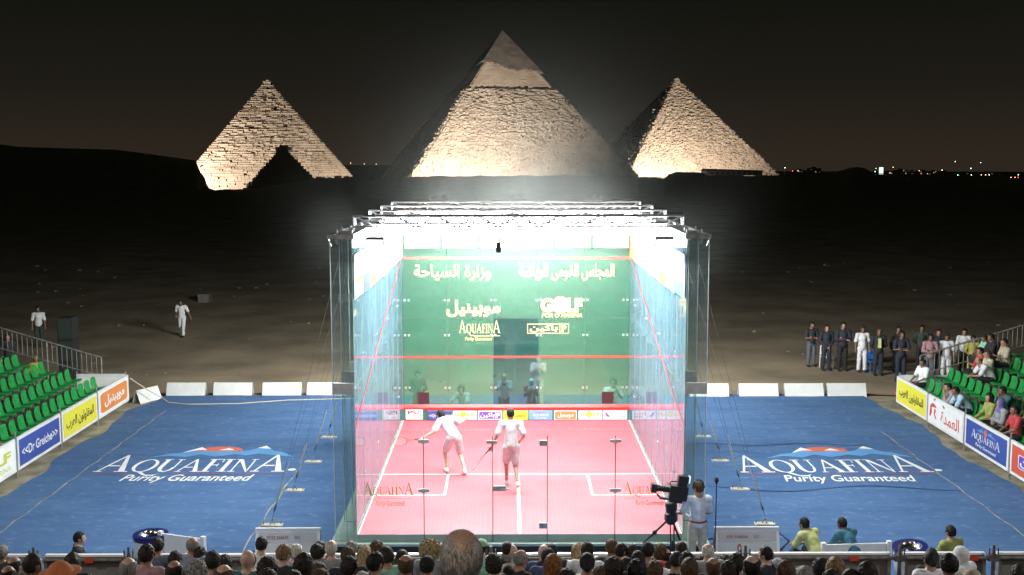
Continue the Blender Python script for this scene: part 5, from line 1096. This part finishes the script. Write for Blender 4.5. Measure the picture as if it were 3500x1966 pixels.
# ================================================================== PEOPLE
Z=-.6
A=R(180)
gr='officials standing beyond the right corner'
person('cross',(11.4,21.1,Z),A+.2,'man in dark polo and grey jeans with folded arms, leftmost of the standing group',gr,'brown','short','black','dark','short','jeans')
person('clasp',(11.75,20.3,Z),A+.1,'man in a dark suit and tie with hands clasped in front',gr,'tan','short','black','suit','long','suit',jacket=True)
person('cross',(12.33,20.2,Z),A+.05,'tall man in a black suit with folded arms and white shirt',gr,'tan','short','black','suit','long','black',jacket=True,sc=1.07)
person('stand',(13.0,19.98,Z),A,'guard in white uniform with dark beret between two suited men',gr,'brown','buzz','black','white','short','white',cap='dome',sc=1.0)
jk=person('back',(13.38,19.28,Z),A-.1,'man in a dark jacket over a pale green shirt',gr,'brown','bald','black','dark','long','dark',jacket=True)
o=MB().add([(-.05,.155,1.40),(.05,.155,1.40),(.06,.175,1.05),(-.06,.175,1.05),(-.05,.10,1.40),(.05,.10,1.40),(.06,.10,1.05),(-.06,.10,1.05)],[(0,1,2,3),(0,4,5,1),(1,5,6,2),(3,2,6,7),(0,3,7,4)]).build('shirt_front',CL['yellow']); o.parent=jk
person('cross',(13.75,17.96,Z),A,'large man in a dark vest with pale blue sleeves and folded arms',gr,'brown','short','black','navy','short','navy',sc=1.07)
person('stand',(14.3,19.9,Z),A,'dark-clothed man half hidden behind the man in the vest',gr,'brown','short','black','dark','long','dark')
person('back',(15.27,20.15,Z),A-.2,'man in a dark green shirt standing far back',gr,'brown','short','black','darkgreen','long','dark')
person('cross',(14.8,18.03,Z),A-.2,'man in a pink shirt with folded arms by the railing',gr,'brown','short','black','pink','long','jeans')
person('clasp',(15.53,19.18,Z),A-.2,'man in a dark suit and white collar behind the pink shirt',gr,'tan','short','black','suit','long','suit',jacket=True)
person('stand',(15.42,18.12,Z),A-.2,'guard in white uniform behind the right railing',gr,'brown','short','black','white','short','white',cap='dome')
person('stand',(16.5,19.25,Z),A-.3,'man in a white shirt and dark trousers behind the right railing',gr,'tan','short','black','white','long','dark')
person('back',(16.39,18.19,Z),A-.3,'person in a mustard yellow outfit behind the right railing',gr,'brown','short','black','yel','long','yel',sc=.95)
person('stand',(17.33,18.69,Z),A-.3,'dark-dressed person with a yellow cap behind the right railing',gr,'brown','short','black','dark','long','dark',cap='dome',capc='yel',sc=.9)
person('walk',(-14.9,28.7,Z),A,'guard in a white uniform with dark beret walking on the sand at left',None,'brown','short','black','white','short','white',cap='dome',sc=1.0)
person('stand',(-20.24,26.05,Z),A+.3,'man in a white shirt and dark trousers at the far left',None,'brown','short','black','white','short','darkgreen')
person('stand',(-18.2,18.5,Z),A+.5,'dark-clothed man behind the left railing',None,'tan','short','black','dark','long','dark')
person('stand',(-16.0,15.6,Z),A+.7,'child in a yellow shirt and yellow cap behind the left railing',None,'tan','short','black','yel','short','yel',cap='dome',capc='yel',sc=.82)
g='spectators seated on the right stand'
def sit(pn,x,y,row,lab,rz=R(90),dz=0,**k): person(pn,(x-.12,y,-.6+.30+.25*row+dz-.0),rz,lab,g,**k)
sit('sit',13.1,13.7,0,'man in a white shirt seated alone at the far end of the lowest row',R(110),skin='brown',hc='black',shirt='white')
sit('sit',15.4,14.55,3,'boy in a green and white shirt and dark cap high on the stand',skin='brown',hc='black',shirt='green',cap='visor',sc=.92)
sit('sit',15.4,14.05,3,'person in dark clothes beside the boy in the cap',skin='brown',hc='black',shirt='dark')
sit('sitx',14.6,12.94,2,'man in a red shirt seated with folded arms',skin='tan',hc='black',shirt='red',slv='long')
sit('sitx',14.6,12.39,2,'man in a cream shirt seated between red and white shirts',skin='tan',hc='brown',shirt='cream')
sit('lean',14.5,12.0,2,'man in a white polo shirt leaning forward with clasped hands',skin='tan',hair='bald',hc='brown',shirt='white')
sit('sitx',15.4,13.07,3,'man in a beige T-shirt high on the right stand',skin='tan',hair='buzz',hc='black',shirt='beige')
sit('chin',13.0,10.5,0,'young man in a grey shirt resting his chin on his hand',skin='tan',hc='black',shirt='grey')
sit('lean',13.0,9.95,0,'young man in a pale T-shirt bending forward beside the chin-resting one',skin='brown',hc='black',shirt='lightblue')
sit('sit',13.0,8.45,0,'woman with long dark hair in a patterned dark top',skin='tan',hair='long',hc='black',shirt='olive',slv='long')
sit('sitx',13.0,7.74,0,'woman in a purple headscarf and grey jacket',skin='tan',hair='hijab',hc='purple',shirt='grey',slv='long',jacket=True)
sit('chin',13.8,8.75,1,'man in a green and white shirt with his hand at his mouth',skin='brown',hc='black',shirt='teal')
sit('sit',13.0,6.92,0,'woman in a red polo with a white badge',skin='brown',hair='pony',hc='black',shirt='red')
sit('sit',13.8,7.6,1,'man in a dark shirt behind the woman in the headscarf',skin='brown',hc='black',shirt='dark')
sit('lean',-13.3,5.9,0,'woman in an orange dress at the left frame edge',R(-90),skin='tan',hair='long',hc='dark',shirt='orange')
# photographers behind the front wall
g='photographers behind the green front wall'
person('back',(-2.95,11.9,Z),A,'dark-dressed person with badges behind the left end of the front wall',g,'tan','short','black','dark','long','dark',sc=.92)
person('reach',(-1.55,11.5,Z),A-.3,'crouching person in a light blue shirt bending to the floor',g,'tan','curly','dark','lightblue','short','jeans')
person('photo',(-.35,11.6,Z),A,'photographer in a grey-blue shirt behind the clearer glass panel',g,'tan','bald','grey','bluegrey','short','dark',sc=.92)
person('photo',(.46,11.2,Z),A,'photographer in a blue headscarf holding a camera to her face',g,'tan','hijab','lightblue','dark','long','jeans',sc=.86)
person('photo',(.74,13.9,Z),A-.1,'man in a pink shirt standing behind the photographers',g,'pale','bald','grey','pink','short','beige',sc=1.0)
person('kneel',(2.86,11.4,Z),A+.15,'kneeling man in pale blue at the right camera opening',g,'tan','short','dark','sky','short','dark',sc=1.12)
for x,y,z,l in((-.35,11.30,.72,'small camera held by the man in the grey-blue shirt'),(.46,10.93,.62,'small camera held by the woman in the blue headscarf'),(2.80,11.0,.36,'small camera held by the kneeling man')):
    o=empty('photo_camera',(x,y,z),0,l,'camera'); MB().box((-.07,-.04,-.05),(.07,.04,.05)).build('body',mat('cam_maroon',(.08,.02,.02),.5),o); MB().bar((0,-.04,0),(0,-.14,0),.04,n=14).build('lens',BLACK,o)
# players
person('bend',(-1.50,4.3,0),.25,'squash player in white bending to the left with racket arm out',None,'pale','short','dark','white','short','white',short=True,shoe='white',sc=1.03)
person('walk',(-.16,3.15,0),.1,'squash player in white seen from behind near the centre line',None,'tan','buzz','black','white','short','white',short=True,shoe='white',sc=1.06)
def racket(a,d,up,lab):
    a=Vector(a); d=Vector(d).normalized(); u_=Vector(up); n=d.cross(u_).normalized(); w=n.cross(d); o=empty('squash_racket',tuple(a),0,lab,'racket','rackets of the two players')
    MB().bar((0,0,0),d*.20,.016,n=8).build('grip',BLACK,o); b=MB(); c=d*.54; pts=[c+d*(.155*math.cos(R(t)))+w*(.105*math.sin(R(t))) for t in range(0,361,15)]
    for p,q in zip(pts,pts[1:]): b.bar(p,q,.007,n=5)
    b.bar(d*.20,d*.30,.009); b.bar(d*.30,c-d*.10+w*.08,.007); b.bar(d*.30,c-d*.10-w*.08,.007); b.build('racket_frame',mat('racket_red',(.4,.08,.05),.4),o)
    b=MB()
    for k in range(-4,5): 
        h=.155*math.sqrt(1-(k/5)**2); b.bar(c+w*(k*.021)-d*h,c+w*(k*.021)+d*h,.0015,n=3)
    for k in range(-6,7): 
        h=.105*math.sqrt(1-(k/7)**2); b.bar(c+d*(k*.022)-w*h,c+d*(k*.022)+w*h,.0015,n=3)
    b.build('strings',WHITE,o)
racket((-2.20,4.10,.90),(-1,-.1,-.12),(0,0,1),'racket held out low by the bending player'); racket((-.61,3.16,.93),(-.6,.1,-.75),(0,1,0),'racket hanging in the left hand of the upright player')
# people on the carpet
cmn=person('cam',(3.42,-.48,Z),.15,'cameraman in a pale shirt and beige trousers standing at the television camera',None,'tan','short','brown','sky','short','khaki',sc=1.03)
hp=empty('headphones',(3.42,-.48,-.57),.15,'black headphones on the cameraman','headphones'); b=MB(); c=Vector((0,.0,1.665)); pts=[c+Vector((.105*math.cos(R(t)),0,.135*math.sin(R(t)))) for t in range(0,181,12)]
for p,q in zip(pts,pts[1:]): b.bar(p,q,.012,n=6)
b.build('headband',BLACK,hp); MB().bar((-.12,0,1.66),(-.085,0,1.66),.035,n=12).build('ear_cup',BLACK,hp); MB().bar((.085,0,1.66),(.12,0,1.66),.035,n=12).build('ear_cup',BLACK,hp)
b=MB(); pts=[Vector((.158*math.cos(R(t)),.158*math.sin(R(t)),1.005)) for t in range(0,361,15)]
for p,q in zip(pts,pts[1:]): b.bar(p,q,.018,n=6)
b.build('belt',mat('belt_brown',(.22,.05,.03),.5),cmn)
person('lean',(5.55,-1.25,-.56),.55,'man in a pale yellow shirt leaning forward on the right bench',None,'tan','short','black','yellow','short','dark',sc=1.0)
person('lean',(6.22,-1.25,-.56),.40,'man in a steel blue shirt beside the yellow-shirted man',None,'brown','buzz','dark','steel','short','dark',sc=1.0)
person('sit',(8.07,-1.15,-.80),.35,'man in an olive shirt seated right of the tilted cooler',None,'tan','short','black','olive','short','dark')
person('sit',(-8.20,-1.35,-.80),-1.2,'dark-haired person in a black top sitting beyond the left railing',None,'pale','short','black','black','short','dark')
# spectators on the foreground stand
styl={'bald':'bald','short':'short','buzz':'buzz','curly':'curly','long':'long','afro':'afro','cap':'cap','pony':'pony','hijab':'hijab'}
rc=random.Random(12)
for (x,y,z,st_,hc,sh,lab) in CROWD:
    head_top=z; sc=rc.uniform(.97,1.03); top=1.312+(.05 if st_=='afro' else 0); b_z=z-top*sc
    sk_='tan' if rc.random()<.6 else ('pale' if rc.random()<.6 else 'brown')
    if hc=='skin': sk_='pale'
    if hc in('white','blond','sandy','ginger'): sk_='pale'
    k=hc
    if st_=='hijab': k={'grey':'grey','white':'white'}[hc]
    if hc=='skin' and st_=='bald': pass
    person('sit' if rc.random()<.7 else 'sitx',(x,y-.07*sc,b_z),rc.choice((rc.uniform(-.2,.2),rc.uniform(-.2,.2),rc.uniform(-.2,.2),rc.uniform(-.9,.9))),lab,'spectators seated on the foreground stand',sk_,st_,k,sh,'short' if rc.random()<.6 else 'long','dark',sc=sc,legs=False,cap={'cap':'brim' if 'brimmed' in lab else 'visor'}.get(st_) if st_=='cap' else None,capc='white')
# the large grey head close to the camera
def big_hair():
    def fn(P):
        y,z,x=P[...,1],P[...,2],P[...,0]; d=sk(P,.012); kept=np.maximum(np.minimum(y-.035,.062-z),-.085-z)
        d=np.maximum(d,kept); return d+wob(P,190,.0012,1)+wob(P*np.array((1,1,.35)),420,.0012,2)
    v,F=snets(fn,(-.12,-.14,-.12),(.12,.12,.15),.0035); return np_mesh('hair',v,F,DUM)
BC[('h','short_big')]=big_hair()
bg_=person('stand',(-.41,-17.05,5.835-1.727*.92),.12,'large grey-haired balding head close to the camera at bottom centre',None,'pale','short','grey','grey','short','dark',sc=.92)
for c_ in bg_.children:
    if c_.name.startswith('hair'):
        c_.data=BC[('h','short_big')]
        m=bpy.data.materials.new('hair_thinning'); m.use_nodes=True; t=m.node_tree; pb=t.nodes['Principled BSDF']; N=t.nodes.new; Lk=t.links.new
        tc=N('ShaderNodeTexCoord'); mp=N('ShaderNodeMapping'); mp.inputs['Scale'].default_value=(150,150,28); Lk(tc.outputs['Object'],mp.inputs[0]); n1=N('ShaderNodeTexNoise'); n1.inputs['Scale'].default_value=1; n1.inputs['Detail'].default_value=6; Lk(mp.outputs[0],n1.inputs[0])
        r1=N('ShaderNodeValToRGB'); e=r1.color_ramp.elements; e[0].position=.32; e[0].color=(.06,.056,.052,1); e[1].position=.66; e[1].color=(.42,.40,.385,1); Lk(n1.outputs[0],r1.inputs[0])
        g1=N('ShaderNodeVectorMath'); g1.operation='DISTANCE'; g1.inputs[1].default_value=(.005,-.055,.10); Lk(tc.outputs['Object'],g1.inputs[0]); n2=N('ShaderNodeTexNoise'); n2.inputs['Scale'].default_value=28; Lk(tc.outputs['Object'],n2.inputs[0])
        ad_=N('ShaderNodeMath'); ad_.operation='MULTIPLY_ADD'; ad_.inputs[1].default_value=.05; Lk(n2.outputs[0],ad_.inputs[0]); Lk(g1.outputs['Value'],ad_.inputs[2])
        mr=N('ShaderNodeMapRange'); mr.inputs[1].default_value=.05; mr.inputs[2].default_value=.10; mr.inputs[3].default_value=.8; mr.inputs[4].default_value=0; Lk(ad_.outputs[0],mr.inputs[0])
        mx=N('ShaderNodeMixRGB'); mx.inputs[2].default_value=(.30,.17,.11,1); Lk(mr.outputs[0],mx.inputs[0]); Lk(r1.outputs[0],mx.inputs[1]); Lk(mx.outputs[0],pb.inputs['Base Color']); pb.inputs['Roughness'].default_value=.5
        om(c_,m)
# one warm stand light on its mast behind the crowd (it gives the bald heads their orange shine)
l=bpy.data.lights.new('stand_light','AREA'); l.energy=420; l.color=(1,.84,.68); l.size=.8; o=bpy.data.objects.new('stand_light',l); COL.objects.link(o); o.location=(-2,-22,13); o.rotation_euler=(Vector((0,-9,2))-Vector((-2,-22,13))).to_track_quat('-Z','Y').to_euler()
for sx_ in(-1,1):  # side lights added to brighten the cameraman, splice plates and side stands
    l=bpy.data.lights.new('added_side_light','AREA'); l.energy=650; l.color=(.95,.97,1); l.size=.7; o=bpy.data.objects.new('added_side_light',l); COL.objects.link(o); o.location=(sx_*15.5,-11,9.5); o.rotation_euler=(Vector((sx_*2,1,0))-Vector((sx_*15.5,-11,9.5))).to_track_quat('-Z','Y').to_euler()
# ================================================================== VOLUME ADDED FOR THE LENS GLOW OVER THE COURT LAMPS
if GLOW_DENS:
    b=MB(); b.box((-1,-1,-1),(1,1,1)); o=b.build('glow_haze',mat('tmp_haze')); o.location=(0,5.5,6.8); o.scale=(8,12,7.5); tag(o,kind='stuff')
    m=bpy.data.materials.new('glow_volume'); m.use_nodes=True; t=m.node_tree; t.nodes.remove(t.nodes['Principled BSDF']); N=t.nodes.new; Lk=t.links.new
    v=N('ShaderNodeVolumePrincipled'); v.inputs['Color'].default_value=(.95,1,.97,1); v.inputs['Anisotropy'].default_value=.0
    tc=N('ShaderNodeTexCoord'); ln=N('ShaderNodeVectorMath'); ln.operation='LENGTH'; Lk(tc.outputs['Object'],ln.inputs[0])
    mr=N('ShaderNodeMapRange'); mr.inputs[1].default_value=0; mr.inputs[2].default_value=1; mr.inputs[3].default_value=1; mr.inputs[4].default_value=0; Lk(ln.outputs['Value'],mr.inputs[0])
    pw=N('ShaderNodeMath'); pw.operation='POWER'; pw.inputs[1].default_value=5; Lk(mr.outputs[0],pw.inputs[0]); mu=N('ShaderNodeMath'); mu.operation='MULTIPLY'; mu.inputs[1].default_value=GLOW_DENS; Lk(pw.outputs[0],mu.inputs[0]); Lk(mu.outputs[0],v.inputs['Density'])
    Lk(v.outputs[0],t.nodes['Material Output'].inputs['Volume']); o.data.materials.clear(); o.data.materials.append(m)
